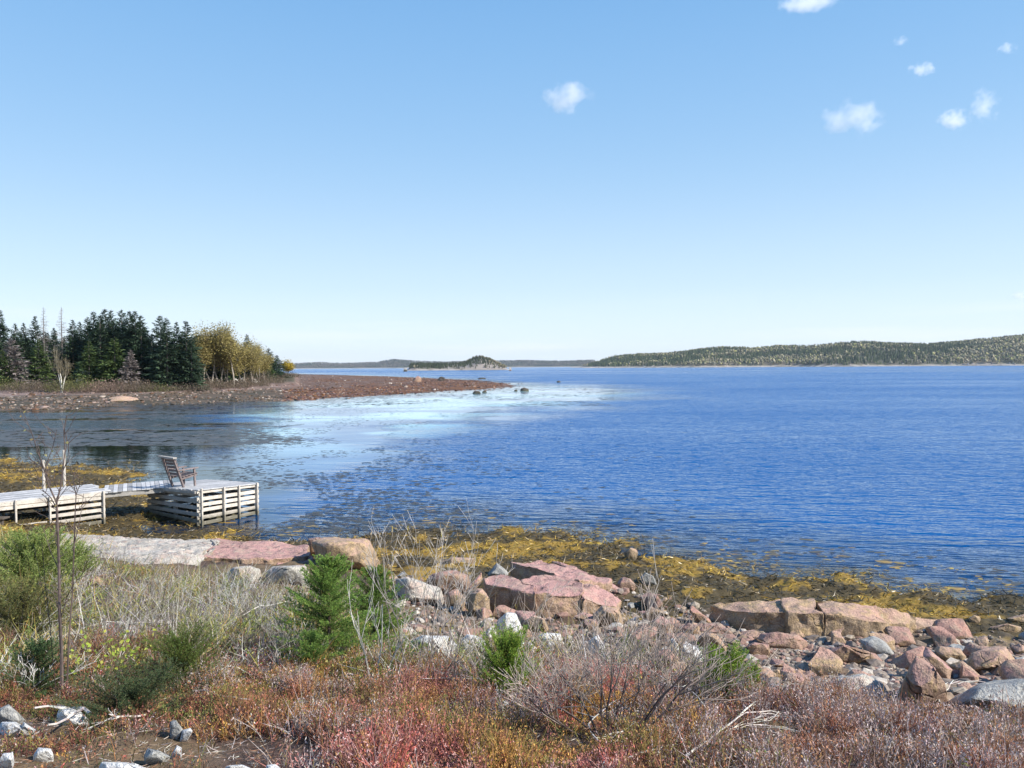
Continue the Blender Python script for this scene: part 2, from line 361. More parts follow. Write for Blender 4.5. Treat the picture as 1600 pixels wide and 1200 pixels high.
ground = npmesh('ground', np.stack([X, Y, Z], 1), Q, M_GROUND, col=c, smooth=True); tag(ground, kind='structure')

# ---------------------------------------------------------------- water
X, Y, Q = grid(12, 9000, 620, -54, 54, 360)
dep = -T(X, Y, True)
dep = np.where(Y > 4000, 5, dep)
# wind: sheltered cove on the left and behind the spit is calm
bx = [W(a, b, 0)[:2] for a, b in [(330, 850), (470, 800), (600, 740), (680, 690), (780, 658), (900, 634), (1010, 614), (960, 604), (830, 599), (790, 597), (640, 587), (480, 583)]] + [(-1500, 900), (-1500, 10), (-40, 10)]
sdc = sdf(X, Y, bx); sc_ = np.maximum(Y * .035, 1.0)
calm = np.clip(.5 + sdc / sc_ / 6 + (fbm(X / np.maximum(Y, 1) * 9, np.log(np.maximum(Y, 1)) * 9, 91, 5) - .5) * 1.5, 0, 1)
# streaks of light air in the cove and far cat's paws
cove = sm(Y, 52, 60) * sm(Y, 112, 95) * sm(X / Y, -.28, -.36)
stk = sm(fbm(X / 26, Y / 7, 92, 3), .44, .54)
calm = calm * (1 - cove * stk * .75)
fars = sm(Y, 150, 260) * sm(fbm(X / 500 + 3, Y / 60, 93, 3), .57, .66)
calm = np.maximum(calm, fars * .35)
nears = sm(fbm(X / 3.5, Y / 1.6, 94, 3), .45, .6) * sm(dep, .55, .2)
calm = np.maximum(calm, nears * .6)
wv = np.zeros_like(X)
shoal = sm(sdc / sc_, -1.5, 4) * sm(Y, 30, 75) * sm(X / Y, -.40, -.29) * sm(fbm(X / Y * 9, np.log(Y) * 14, 95, 5), .30, .58)  # bright reflection of the calm band, painted as a pale turquoise body colour
wt = N('sea_water'); pos = wt.n('NewGeometry').outputs['Position']
ac = wt.n('Attribute', {'attribute_name': 'calm'}).outputs['Fac']; ad = wt.n('Attribute', {'attribute_name': 'depth'}).outputs['Fac']
rot = wt.n('Mapping', None, Vector=pos, Rotation=(0, 0, R(9)), Scale=(1, 1, 1)).outputs[0]
a1 = wt.noise(wt.scl(rot, (.55, 2.6, 1)), 1.0, 3, .5)
a2 = wt.noise(wt.scl(rot, (1.6, 5.5, 1)), 1.15, 3, .5)
a3 = wt.noise(wt.scl(rot, (.14, .34, 1)), 1.0, 4, .65)
a4 = wt.noise(wt.scl(rot, (.030, .09, 1)), 1.0, 4, .65)
wp_ = wt.rng(wt.noise(wt.scl(pos, (.012, .035, 1)), 1.0, 4, .6), .35, .65, .65, 1.35)
hh = wt.math('ADD', wt.math('MULTIPLY', a1, .36), wt.math('ADD', wt.math('MULTIPLY', a2, .05), wt.math('ADD', wt.math('MULTIPLY', a3, .75), wt.math('MULTIPLY', a4, 1.6))))
st = wt.math('MULTIPLY', wt.rng(ac, 0, 1, .95, .03), wp_)
bp = wt.n('Bump', None, Strength=st, Distance=1.0, Height=hh).outputs[0]
gl = wt.n('BsdfGlossy', None, Roughness=wt.rng(ac, 0, .9, .20, .03), Normal=bp, Color=(1, 1, 1, 1))
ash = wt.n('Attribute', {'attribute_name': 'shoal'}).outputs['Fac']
acv = wt.n('Attribute', {'attribute_name': 'peat'}).outputs['Fac']  # cove mask: darker, browner water body
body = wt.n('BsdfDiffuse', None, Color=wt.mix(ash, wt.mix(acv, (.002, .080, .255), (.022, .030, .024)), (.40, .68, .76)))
tr = wt.n('BsdfTransparent', None, Color=(.85, .93, .9, 1))
op = wt.rng(ad, .02, .5, .12, 1.0)
un = wt.n('MixShader', None, _0=op, _1=tr.outputs[0], _2=body.outputs[0])
fr = wt.n('Fresnel', None, IOR=1.333, Normal=bp)
mx = wt.n('MixShader', None, _0=fr.outputs[0], _1=un.outputs[0], _2=gl.outputs[0]); wt.t.links.new(mx.outputs[0], wt.out.inputs[0])
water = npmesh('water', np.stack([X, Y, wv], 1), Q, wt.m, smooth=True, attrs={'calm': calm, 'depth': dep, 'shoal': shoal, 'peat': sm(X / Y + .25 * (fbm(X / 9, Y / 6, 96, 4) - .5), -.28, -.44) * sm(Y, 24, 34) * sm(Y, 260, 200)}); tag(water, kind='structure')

# ================================================================ dock
UP = Vector((0, 0, 1))
def beam(bm, p0, p1, w, h, up=UP, jit=0.0):
    p0 = Vector(p0); p1 = Vector(p1); d = (p1 - p0).normalized(); s = d.cross(up)
    if s.length < 1e-4: s = d.cross(Vector((0, 1, 0)))
    s.normalize(); u = s.cross(d)
    vs = []
    for p in (p0, p1):
        for a, b in ((-1, -1), (1, -1), (1, 1), (-1, 1)):
            vs.append(bm.verts.new(p + s * (w / 2 * a) + u * (h / 2 * b)))
    for f in ((3, 2, 1, 0), (4, 5, 6, 7), (0, 1, 5, 4), (1, 2, 6, 5), (2, 3, 7, 6), (3, 0, 4, 7)):
        bm.faces.new([vs[i] for i in f])
def bev(bm, o=.006):
    bmesh.ops.bevel(bm, geom=bm.edges[:], offset=o, segments=1, affect='EDGES')
def bpart(name, segs, m, parent, o=.006):
    bm = bmesh.new()
    for s_ in segs: beam(bm, *s_)
    bev(bm, o); return bobj(name, bm, m, parent)
rnd = random.Random(4)
# outer crib, corners on the seabed from the photo
Cc = W(310, 823, 0.0); Rc = W(402, 804, 0.0); Lc = W(233, 806, 0.0)
ax = (Rc - Cc); bx_ = (Lc - Cc); DZ = 1.17
crib = empty('timber_crib', Cc); tag(crib, 'square slatted timber crib at the outer end of the dock, carrying the garden chair', 'dock crib', 'slatted cribs holding up the dock')
def cp(a, b, z):      # local to the crib root; deck tips slightly down towards the left corner
    return ax * a + bx_ * b + Vector((0, 0, z - .10 * a * z / DZ - .13 * b * z / DZ))
al, bl = ax.length, bx_.length
an, bn = ax.normalized(), bx_.normalized()
def off(p, a=0, b=0): return p + an * a + bn * b
for i, fa in enumerate((.035, .40, .66, .975)):       # front face uprights
    bpart('post', [(off(cp(fa, 0, -.25), 0, -.07), off(cp(fa, 0, DZ + (.09 if i in (0, 3) else .06)), 0, -.07), .12 if i != 2 else .09, .05, an)], M_WOOD, crib)
for k in range(6):                                   # front face slats
    z = .10 + k * .205 + rnd.uniform(-.01, .01)
    bpart('slat', [(off(cp(-.02, 0, z + rnd.uniform(-.015, .015)), 0, 0), off(cp(1.03, 0, z + rnd.uniform(-.02, .02)), 0, 0), .05, .115)], M_WOOD, crib)
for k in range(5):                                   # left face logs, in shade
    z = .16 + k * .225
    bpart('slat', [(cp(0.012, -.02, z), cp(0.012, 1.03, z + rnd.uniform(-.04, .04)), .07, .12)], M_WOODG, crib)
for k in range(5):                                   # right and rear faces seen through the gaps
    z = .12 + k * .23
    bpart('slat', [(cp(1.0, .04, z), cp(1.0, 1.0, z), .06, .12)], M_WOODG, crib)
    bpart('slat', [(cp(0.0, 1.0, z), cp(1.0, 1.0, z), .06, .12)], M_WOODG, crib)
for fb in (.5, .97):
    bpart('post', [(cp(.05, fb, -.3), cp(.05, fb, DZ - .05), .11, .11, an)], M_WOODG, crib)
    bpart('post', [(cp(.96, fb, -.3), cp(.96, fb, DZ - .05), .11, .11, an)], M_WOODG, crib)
bpart('post', [(cp(.035, .035, -.25), cp(.035, .035, .4), .13, .13, an)], M_RUST, crib)['label'] = 'rust red corner stub at the waterline'
# deck planks run along a; each row one plank, all planks one part
segs = []
nb = int(bl / .15)
for k in range(nb + 1):
    b = k / nb; jj = rnd.uniform(-.02, .02)
    segs.append((cp(-.03 + jj, b, DZ + .035 + rnd.uniform(-.004, .004)), cp(1.03 + rnd.uniform(-.02, .02), b, DZ + .035 + rnd.uniform(-.004, .004)), bl / nb - .016, .035))
bpart('deck', segs, M_DECK, crib)
bpart('rim_board', [(off(cp(-.04, 0, DZ - .03), 0, 0), off(cp(-.04, 1.0, DZ - .03), 0, 0), .04, .10)], M_WOODG, crib)
# stone ballast inside
bm = bmesh.new()
for k in range(60):
    p = cp(rnd.uniform(.12, .88), rnd.uniform(.1, .9), rnd.uniform(-.1, .28)); r_ = rnd.uniform(.12, .24)
    g_ = bmesh.ops.create_icosphere(bm, subdivisions=1, radius=r_, matrix=Matrix.Translation(p))
    for v in g_['verts']: v.co += Vector([rnd.uniform(-.04, .04) for _ in range(3)])
bobj('stone_ballast', bm, M_DARKW, crib)

# gangway and inner crib: both follow the same line
D0 = W(-130, 800, 1.10); D1 = W(164, 769, 1.10); dd = (D1 - D0); dd.z = 0; dn = dd.normalized(); pn_ = Vector((-dn.y, dn.x, 0)); WD = 2.0
inner = empty('timber_crib', Vector((D1.x, D1.y, 0))); tag(inner, 'long slatted timber crib of the dock behind the green spruce at the left edge', 'dock crib', 'slatted cribs holding up the dock')
def ip(s, t, z): return -dn * s + pn_ * t + Vector((0, 0, z))      # s metres back towards the left
L_in = 7.0
for s_ in (.06, 1.62, 2.55, 4.2, 5.9):
    bpart('post', [(ip(s_, -.06, -.2), ip(s_, -.06, 1.15), .13, .05, dn)], M_WOOD, inner)
for k in range(5):
    bpart('slat', [(ip(0, 0, .12 + k * .2), ip(1.66, 0, .10 + k * .2 + rnd.uniform(-.02, .02)), .05, .11)], M_WOOD, inner)
for k in (1, 4):
    bpart('slat', [(ip(1.7, 0, .12 + k * .2), ip(6.9, 0, .12 + k * .2), .05, .11)], M_WOOD, inner)
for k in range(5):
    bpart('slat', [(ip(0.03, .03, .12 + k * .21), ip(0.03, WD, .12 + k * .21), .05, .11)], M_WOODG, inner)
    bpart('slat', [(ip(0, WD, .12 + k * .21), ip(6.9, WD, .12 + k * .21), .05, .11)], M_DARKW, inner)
segs = []; t = 0; 
for k in range(9):
    wd = WD / 9; segs.append((ip(-.05 + rnd.uniform(-.15, .1), .1 + k * wd, 1.13 + rnd.uniform(-.006, .006)), ip(L_in, .1 + k * wd, 1.13 + rnd.uniform(-.006, .006)), wd - .02, .04))
bpart('deck', segs, M_DECK, inner)
bpart('rim_board', [(ip(-.02, -.012, 1.05), ip(L_in, -.012, 1.05), .04, .12)], M_WOOD, inner)

g0 = Vector((D1.x, D1.y, 0)); e1 = Cc + cp(0.02, .62, 0); e1.z = 0
gw = empty('gangway', g0); tag(gw, 'low grey plank gangway bridging the weedy gap between the two timber cribs', 'gangway')
gv = (e1 - g0); gl_ = gv.length; gd = gv.normalized(); gp = Vector((-gd.y, gd.x, 0))
zA, zB = 1.06, 1.10
def gpnt(s, t, z): return gd * s + gp * t + Vector((0, 0, zA + (zB - zA) * s / gl_ + z))
segs = []; npk = int((gl_ + .2) / .15)
for k in range(npk + 1):
    s_ = .02 + k * (gl_ + .1) / npk
    segs.append((gpnt(s_, -.05 + rnd.uniform(-.04, .04), .02), gpnt(s_, 1.75 + rnd.uniform(-.04, .04), .02), .135, .035))
bpart('deck', segs, M_DECK, gw)
for t_ in (.02, .85, 1.65): bpart('side_beam', [(gpnt(0, t_, -.08), gpnt(gl_ + .1, t_, -.08), .06, .14)], M_WOODG, gw)

# mooring posts
for i, (px, py, top) in enumerate(((69, 762, 719), (101, 760, 703))):
    b0 = W(px, py, 1.13); tp = Pd(px + .5, top, b0.y)
    m_ = bmesh.new(); hh_ = tp.z
    bmesh.ops.create_cone(m_, cap_ends=True, segments=12, radius1=.06, radius2=.045, depth=hh_ + .5, matrix=Matrix.Translation((0, 0, (hh_ + .5) / 2 - .5)))
    bev(m_, .008)
    for v in m_.verts: v.co.x += .01 * math.sin(v.co.z * 5)
    o = bobj('mooring_post', m_, M_WOOD); o.location = (b0.x, b0.y, 0)
    tag(o, ('short thick pale post standing at the back edge of the inner dock deck', 'taller thin pale post behind the bare sapling on the dock deck')[i], 'post', 'mooring posts on the dock')

# garden chair seen from behind, facing right and away
cz = DZ + .055
p_l = Cc + cp(.02, .47, DZ) + Vector((0, 0, .055))
ch_ = empty('garden_chair', p_l); tag(ch_, 'weathered mauve wooden slatted garden chair seen from behind on the outer crib', 'chair')
fw = Vector((.52, .85, 0)); fw.z = 0; fw.normalize(); sd_ = Vector((fw.y, -fw.x, 0))   # fw forward, sd_ chair's right
def q(f, s, z): return fw * f + sd_ * s + Vector((0, 0, z))
for s_ in (-.30, .30):
    bpart('back_leg', [(q(.12, s_, 0.0), q(-.26, s_, 1.04), .09, .055, fw)], M_CHAIR, ch_)
    bpart('front_leg', [(q(.56, s_, 0.0), q(.54, s_, .58), .07, .06, fw)], M_CHAIR, ch_)
    bpart('armrest', [(q(-.14, s_ * 1.06, .60), q(.66, s_ * 1.06, .62), .12, .04)], M_CHAIR, ch_)
    bpart('side_rail', [(q(.02, s_, .30), q(.64, s_, .40), .035, .09)], M_CHAIR, ch_)
for k in range(5):
    z = .46 + k * .12; f = .12 - .38 * z / 1.04 + .05
    bpart('back_slat', [(q(f, -.34, z), q(f, .34, z), .025, .085, UP)], M_CHAIR, ch_)
bpart('top_rail', [(q(-.27, -.42, 1.06), q(-.27, .42, 1.04), .14, .055)], M_WOODG, ch_)
for k in range(5): bpart('seat_slat', [(q(.10 + k * .125, -.36, .37 + k * .018), q(.10 + k * .125, .36, .37 + k * .018), .095, .022)], M_CHAIR, ch_)
# low bench at the left edge
bb = W(4, 812, .62)
bn_ = empty('wooden_bench', (bb.x, bb.y, bb.z - .45)); tag(bn_, 'small dark brown bench cut by the left edge, in front of the dock', 'bench')
bpart('seat', [((-.7, 0, .50), (.12, .0, .50), .34, .05)], M_DARKW, bn_)
for s_ in (-.55, .0): bpart('leg', [((s_, -.05, -.1), (s_, -.05, .475), .10, .10, Vector((1, 0, 0)))], M_DARKW, bn_)
bpart('stretcher', [((-.5, .02, .18), (-.05, .02, .18), .05, .08)], M_WOODG, bn_)

# ================================================================ rocks
def finish_rock(bm, name, m, seed, amp, fine, parent=None, bevel=.04, layer=0.0):
    bmesh.ops.bevel(bm, geom=bm.edges[:], offset=bevel, segments=1, affect='EDGES', profile=.6)
    bmesh.ops.triangulate(bm, faces=bm.faces[:])
    for it in range(9):
        lg = [e for e in bm.edges if e.calc_length() > fine]
        if not lg or len(bm.verts) > 16000: break
        bmesh.ops.subdivide_edges(bm, edges=lg, cuts=1)
        bmesh.ops.triangulate(bm, faces=[f for f in bm.faces if len(f.verts) > 3])
    bm.normal_update()
    P = np.array([v.co[:] for v in bm.verts]); Nn = np.array([v.normal[:] for v in bm.verts])
    s = amp
    big = (fbm3(P * 1.7 + seed, seed, 3) - .5) * 2 * s
    rid = (np.abs(fbm3(P * 3.3 + seed, seed + 9, 4) - .5) * 2) * s * -1.7
    sml = (fbm3(P * 11, seed + 5, 3) - .5) * s * .55
    d = big + rid + sml
    if layer: d = d + layer * (np.floor(P[:, 2] * 5.5 + fbm3(P * .8, seed) * 2.4) % 2 - .5) * .6
    P = P + Nn * d[:, None]
    for v, p in zip(bm.verts, P): v.co = p
    return bobj(name, bm, m, parent, smooth=True, sharp=38)
def boulder(label, outline, base, depth, m, seed, name='boulder', amp=.05, cat='boulder', group=None, fine=None, tilt=0.0, sink=.12):
    """outline: photo pixels of the silhouette; base: photo pixel where it meets the ground (fixes its distance)"""
    gpt = G(*base); Y0 = gpt.y + depth * .45
    pts = [Pd(x, y, Y0) for x, y in outline]
    cx_ = sum(o_[0] for o_ in outline) / len(outline); cy_ = sum(o_[1] for o_ in outline) / len(outline)
    c = sum(pts, Vector()) / len(pts); rd = random.Random(seed)
    zt = min(T1(c.x, Y0), T1(c.x, Y0 + depth * .3), gpt.z)
    allp = list(pts)
    for x, y in outline:
        k = rd.uniform(.6, .85); allp.append(Pd(cx_ + (x - cx_) * k, cy_ + (y - cy_) * k, Y0 - depth * rd.uniform(.3, .5)))
        k = rd.uniform(.6, .9); allp.append(Pd(cx_ + (x - cx_) * k, cy_ + (y - cy_) * k, Y0 + depth * rd.uniform(.3, .5)))
    low = min(p.z for p in pts)
    for p in pts:
        if p.z < low + .4 * (c.z - low) + .02: allp.append(Vector((p.x, p.y - depth * .1, zt - sink))); allp.append(Vector((p.x * 1.01, p.y + depth * .3, zt - sink)))
    bm = bmesh.new()
    for p in allp: bm.verts.new(p - Vector((c.x, Y0, zt)))
    r = bmesh.ops.convex_hull(bm, input=bm.verts[:]); bmesh.ops.delete(bm, geom=[v for v in bm.verts if not v.link_faces], context='VERTS')
    bmesh.ops.dissolve_limit(bm, angle_limit=R(12), verts=bm.verts[:], edges=bm.edges[:])
    size = max((p - c).length for p in pts)
    ctr = sum((v.co for v in bm.verts), Vector()) / len(bm.verts)
    for _ in range(7):
        nv = Vector((rd.uniform(-1, 1), rd.uniform(-1, .5), rd.uniform(-.2, 1))).normalized()
        sup = max((v.co - ctr).dot(nv) for v in bm.verts)
        r = bmesh.ops.bisect_plane(bm, geom=bm.verts[:] + bm.edges[:] + bm.faces[:], plane_co=ctr + nv * sup * rd.uniform(.84, .93), plane_no=nv, clear_outer=True)
        ed = [e for e in r['geom_cut'] if isinstance(e, bmesh.types.BMEdge)]
        if ed: bmesh.ops.edgeloop_fill(bm, edges=ed)
    bmesh.ops.recalc_face_normals(bm, faces=bm.faces[:])
    o = finish_rock(bm, name, m, seed, amp * size, fine or max(.025, size * .085), bevel=size * .035)
    o.location = (c.x, Y0, zt); tag(o, label, cat, group); return o
def ledge(label, blocks, m, seed, name='rock_ledge', fine=.07, amp=.05, cat='rock ledge', group=None, layer=0.0):
    """blocks: list of (top polygon as (px,py,z)..., z of the foot). Several blocks of one ledge are split by open cracks"""
    org = None; out = bmesh.new(); vsum = []
    for bi, (top, zb) in enumerate(blocks):
        pts0 = [W(a, b, z) for a, b, z in top]; rj = random.Random(seed * 7 + bi); pts = []
        for i_, p_ in enumerate(pts0):
            q_ = pts0[(i_ + 1) % len(pts0)]; nseg = max(1, int((q_ - p_).length / .28)); sdv = (q_ - p_).cross(UP).normalized(); pts.append(p_)
            for k_ in range(1, nseg): pts.append(p_.lerp(q_, k_ / nseg) + sdv * rj.uniform(-.07, .07) + Vector((0, 0, rj.uniform(-.04, .03))))
        c = sum(pts, Vector()) / len(pts)
        if org is None: org = Vector((c.x, c.y, 0))
        bm = bmesh.new()
        tv = [bm.verts.new(p - org) for p in pts]
        bv = [bm.verts.new(Vector((c.x + (p.x - c.x) * 1.05, c.y + (p.y - c.y) * 1.04, zb)) - org) for p in pts]
        n = len(tv); bm.faces.new(tv); bm.faces.new(bv[::-1])
        for i in range(n): bm.faces.new([tv[i], bv[i], bv[(i + 1) % n], tv[(i + 1) % n]])
        bmesh.ops.recalc_face_normals(bm, faces=bm.faces[:])
        o = finish_rock(bm, name, m, seed + bi, amp * 1.7, fine, bevel=.02, layer=layer)
        out.from_mesh(o.data); me = o.data; bpy.data.objects.remove(o); bpy.data.meshes.remove(me)
    o = bobj(name, out, m, None, smooth=True, sharp=38); o.location = org; tag(o, label, cat, group); return o

# --- slab in front of the dock, left
def hullrock(label, pts, m, seed, name, cat, amp=.05, fine=.11, layer=0.0):
    P_ = [W(a, b, z) for a, b, z in pts]; c = sum(P_, Vector()) / len(P_); c.z = 0
    bm = bmesh.new()
    for p in P_: bm.verts.new(p - c); bm.verts.new(Vector((p.x, p.y, -.3)) - c)
    bmesh.ops.convex_hull(bm, input=bm.verts[:]); bmesh.ops.delete(bm, geom=[v for v in bm.verts if not v.link_faces], context='VERTS')
    bmesh.ops.dissolve_limit(bm, angle_limit=R(6), verts=bm.verts[:], edges=bm.edges[:])
    o = finish_rock(bm, name, m, seed, amp, fine, bevel=.12, layer=layer); o.location = c; return tag(o, label, cat)
hullrock('long pale grey whaleback slab of granite in front of the dock', [(95, 834, .75), (160, 831, .85), (260, 836, .85), (338, 842, .8), (60, 850, 1.0), (120, 858, 1.05), (240, 862, 1.05), (318, 866, .95), (345, 850, .8), (125, 893, .9), (240, 893, .85), (300, 888, .8)], M_SLAB, 3, 'granite_slab', 'granite slab', amp=.09)
ledge('pink flat-topped granite slab between the pale slab and the waterside boulder', [([(322, 841, .75), (400, 845, .72), (482, 850, .7), (484, 867, .72), (420, 873, .75), (318, 868, .85)], .2), ([(436, 868, .62), (486, 868, .6), (484, 880, .6), (430, 884, .62)], .2)], M_PINK, 12, amp=.035, name='granite_slab', cat='granite slab')
boulder('low pale boulder left of the small green spruce, under the pink slab', [(412, 895), (425, 884), (455, 880), (480, 882), (490, 895), (486, 915), (415, 918)], (450, 918), 1.0, M_PALE, 31, amp=.04)
boulder('squat cream rock left of two, half buried below the pink slab', [(352, 896), (365, 886), (392, 882), (408, 890), (408, 912), (356, 914)], (380, 914), .9, M_PALE, 32, amp=.05)
boulder('tan boulder split into blocks at the waterline behind the small spruce', [(484, 846), (500, 838), (560, 842), (575, 842), (590, 868), (594, 884), (560, 890), (500, 890)], (545, 892), 1.6, M_TAN, 14, amp=.05)
boulder('brown block standing left of the split tan boulder at the waterline', [(481, 842), (495, 839), (514, 842), (512, 860), (496, 866), (483, 866)], (497, 868), .7, M_RED, 15, amp=.04)
boulder('small ochre rock on the bank behind the grey brushwood at left', [(135, 905), (150, 898), (162, 905), (165, 915), (135, 915)], (150, 915), .5, M_TAN, 16)
# --- main outcrop, centre
ledge('upper sloping pink ledge running down to the right behind the main outcrop', [([(796, 876, .95), (845, 874, .92), (900, 888, .85), (955, 905, .75), (950, 912, .75), (905, 905, .95), (828, 884, 1.0)], .2), ([(862, 876, .8), (892, 884, .76), (968, 912, .62), (985, 926, .55), (962, 918, .6), (905, 896, .75)], .2)], M_PINK, 21, amp=.03, layer=.03)
ledge('main pink and tan cracked granite outcrop behind the white rocks', [
  ([(755, 903, 1.08), (772, 897, 1.1), (800, 900, 1.1), (836, 912, 1.1), (838, 926, 1.06), (790, 918, 1.03), (758, 914, 1.0)], .2),
  ([(812, 905, 1.1), (840, 898, 1.12), (874, 898, 1.1), (910, 908, 1.07), (910, 928, 1.0), (870, 930, 1.0), (832, 926, 1.02)], .2),
  ([(900, 910, 1.02), (935, 912, .95), (972, 938, .7), (962, 948, .68), (936, 946, .75), (908, 932, .98)], .2)], M_PINK, 24, amp=.035)
boulder('tall tan block leaning on the left end of the main outcrop', [(730, 925), (742, 918), (754, 919), (766, 935), (766, 962), (732, 964)], (748, 966), .7, M_TAN, 41)
boulder('pale arched boulder right of the small spruces', [(618, 905), (635, 900), (660, 906), (690, 918), (694, 936), (640, 942), (620, 935)], (655, 944), 1.2, M_PALE, 42)
boulder('rounded pink boulder left of the leaning blocks', [(663, 903), (680, 895), (712, 889), (732, 895), (738, 912), (730, 930), (680, 926)], (700, 934), 1.1, M_RED, 43)
boulder('narrow pink block tilted up to the right beside the rounded pink boulder', [(722, 925), (752, 894), (755, 906), (740, 922), (728, 930)], (735, 936), .5, M_PINK, 44)
boulder('small grey pyramid rock above the main outcrop', [(760, 898), (776, 878), (797, 896), (790, 902)], (778, 903), .6, M_GREY, 45)
boulder('tan flat stone on the seaweed left of the grey pyramid rock', [(690, 878), (705, 870), (745, 872), (742, 880), (700, 884)], (715, 884), .6, M_TAN, 46)
boulder('wedge of tan rock half under the seaweed, left of the upright spruce stems', [(698, 925), (715, 918), (728, 936), (724, 950), (700, 948)], (712, 952), .5, M_TAN, 47)
boulder('squat tan rock at the foot of the main outcrop, behind the white rocks', [(815, 972), (832, 962), (850, 965), (858, 982), (818, 986)], (838, 988), .6, M_TAN, 48)
boulder('brown rock at the right foot of the main outcrop behind the bare bush', [(925, 960), (940, 945), (968, 948), (975, 972), (930, 976)], (950, 978), .7, M_TAN, 49)
boulder('lone tan stone on the seaweed near the water, right of centre', [(975, 862), (985, 854), (998, 860), (992, 878), (978, 878)], (985, 879), .45, M_TAN, 50)
boulder('mauve stone on the seaweed above the end of the upper ledge', [(962, 912), (972, 900), (984, 903), (997, 916), (990, 924), (965, 922)], (980, 924), .6, M_RED, 51)
boulder('grey weedy stone between the mauve stone and the lone tan stone', [(1000, 902), (1008, 894), (1022, 900), (1027, 912), (1006, 912)], (1013, 913), .5, M_GREY, 52)
# white rocks
WR = [([(783, 990), (775, 968), (790, 955), (808, 958), (816, 978), (812, 996), (790, 1000)], (798, 1002), .8, 'tallest light grey rock of the pale heap below the main outcrop'),
      ([(718, 1000), (730, 990), (752, 994), (760, 1006), (750, 1016), (722, 1014)], (738, 1016), .5, 'white rock left of the tallest one in the pale heap'),
      ([(640, 1002), (660, 990), (700, 992), (716, 1008), (704, 1028), (650, 1030)], (678, 1030), .8, 'broad grey-white rock at the left end of the pale heap'),
      ([(784, 1004), (800, 998), (822, 1002), (830, 1020), (800, 1028), (784, 1020)], (805, 1028), .5, 'bluish white rock in front of the tallest rock of the pale heap'),
      ([(812, 1010), (826, 1000), (840, 1012), (844, 1030), (822, 1034)], (832, 1034), .45, 'white upright stone right of the bluish one in the pale heap'),
      ([(836, 996), (850, 986), (876, 990), (882, 1006), (860, 1014), (840, 1010)], (858, 1014), .5, 'flat-topped white rock right of the pale heap, behind bare stems'),
      ([(918, 1000), (934, 990), (948, 1010), (944, 1034), (922, 1034)], (934, 1036), .6, 'tall white slab of rock seen through the big bare bush'),
      ([(755, 988), (768, 978), (778, 984), (780, 998), (760, 1000)], (768, 1000), .4, 'cream stone left of the tallest rock of the pale heap'),
      ([(1058, 1010), (1072, 1002), (1100, 1018), (1106, 1036), (1070, 1036)], (1084, 1038), .6, 'pinkish white rock at the right side of the big bare bush'),
      ([(1042, 1000), (1054, 996), (1062, 1010), (1058, 1026), (1044, 1024)], (1052, 1027), .4, 'grey-white stone left of the pinkish white rock')]
for i, (ol, bs, dp, lb) in enumerate(WR): boulder(lb, ol, bs, dp, M_RED if i == 8 and False else M_WHITE, 60 + i, name='white_rock', cat='rock', amp=.06, group='white rocks below the main outcrop')
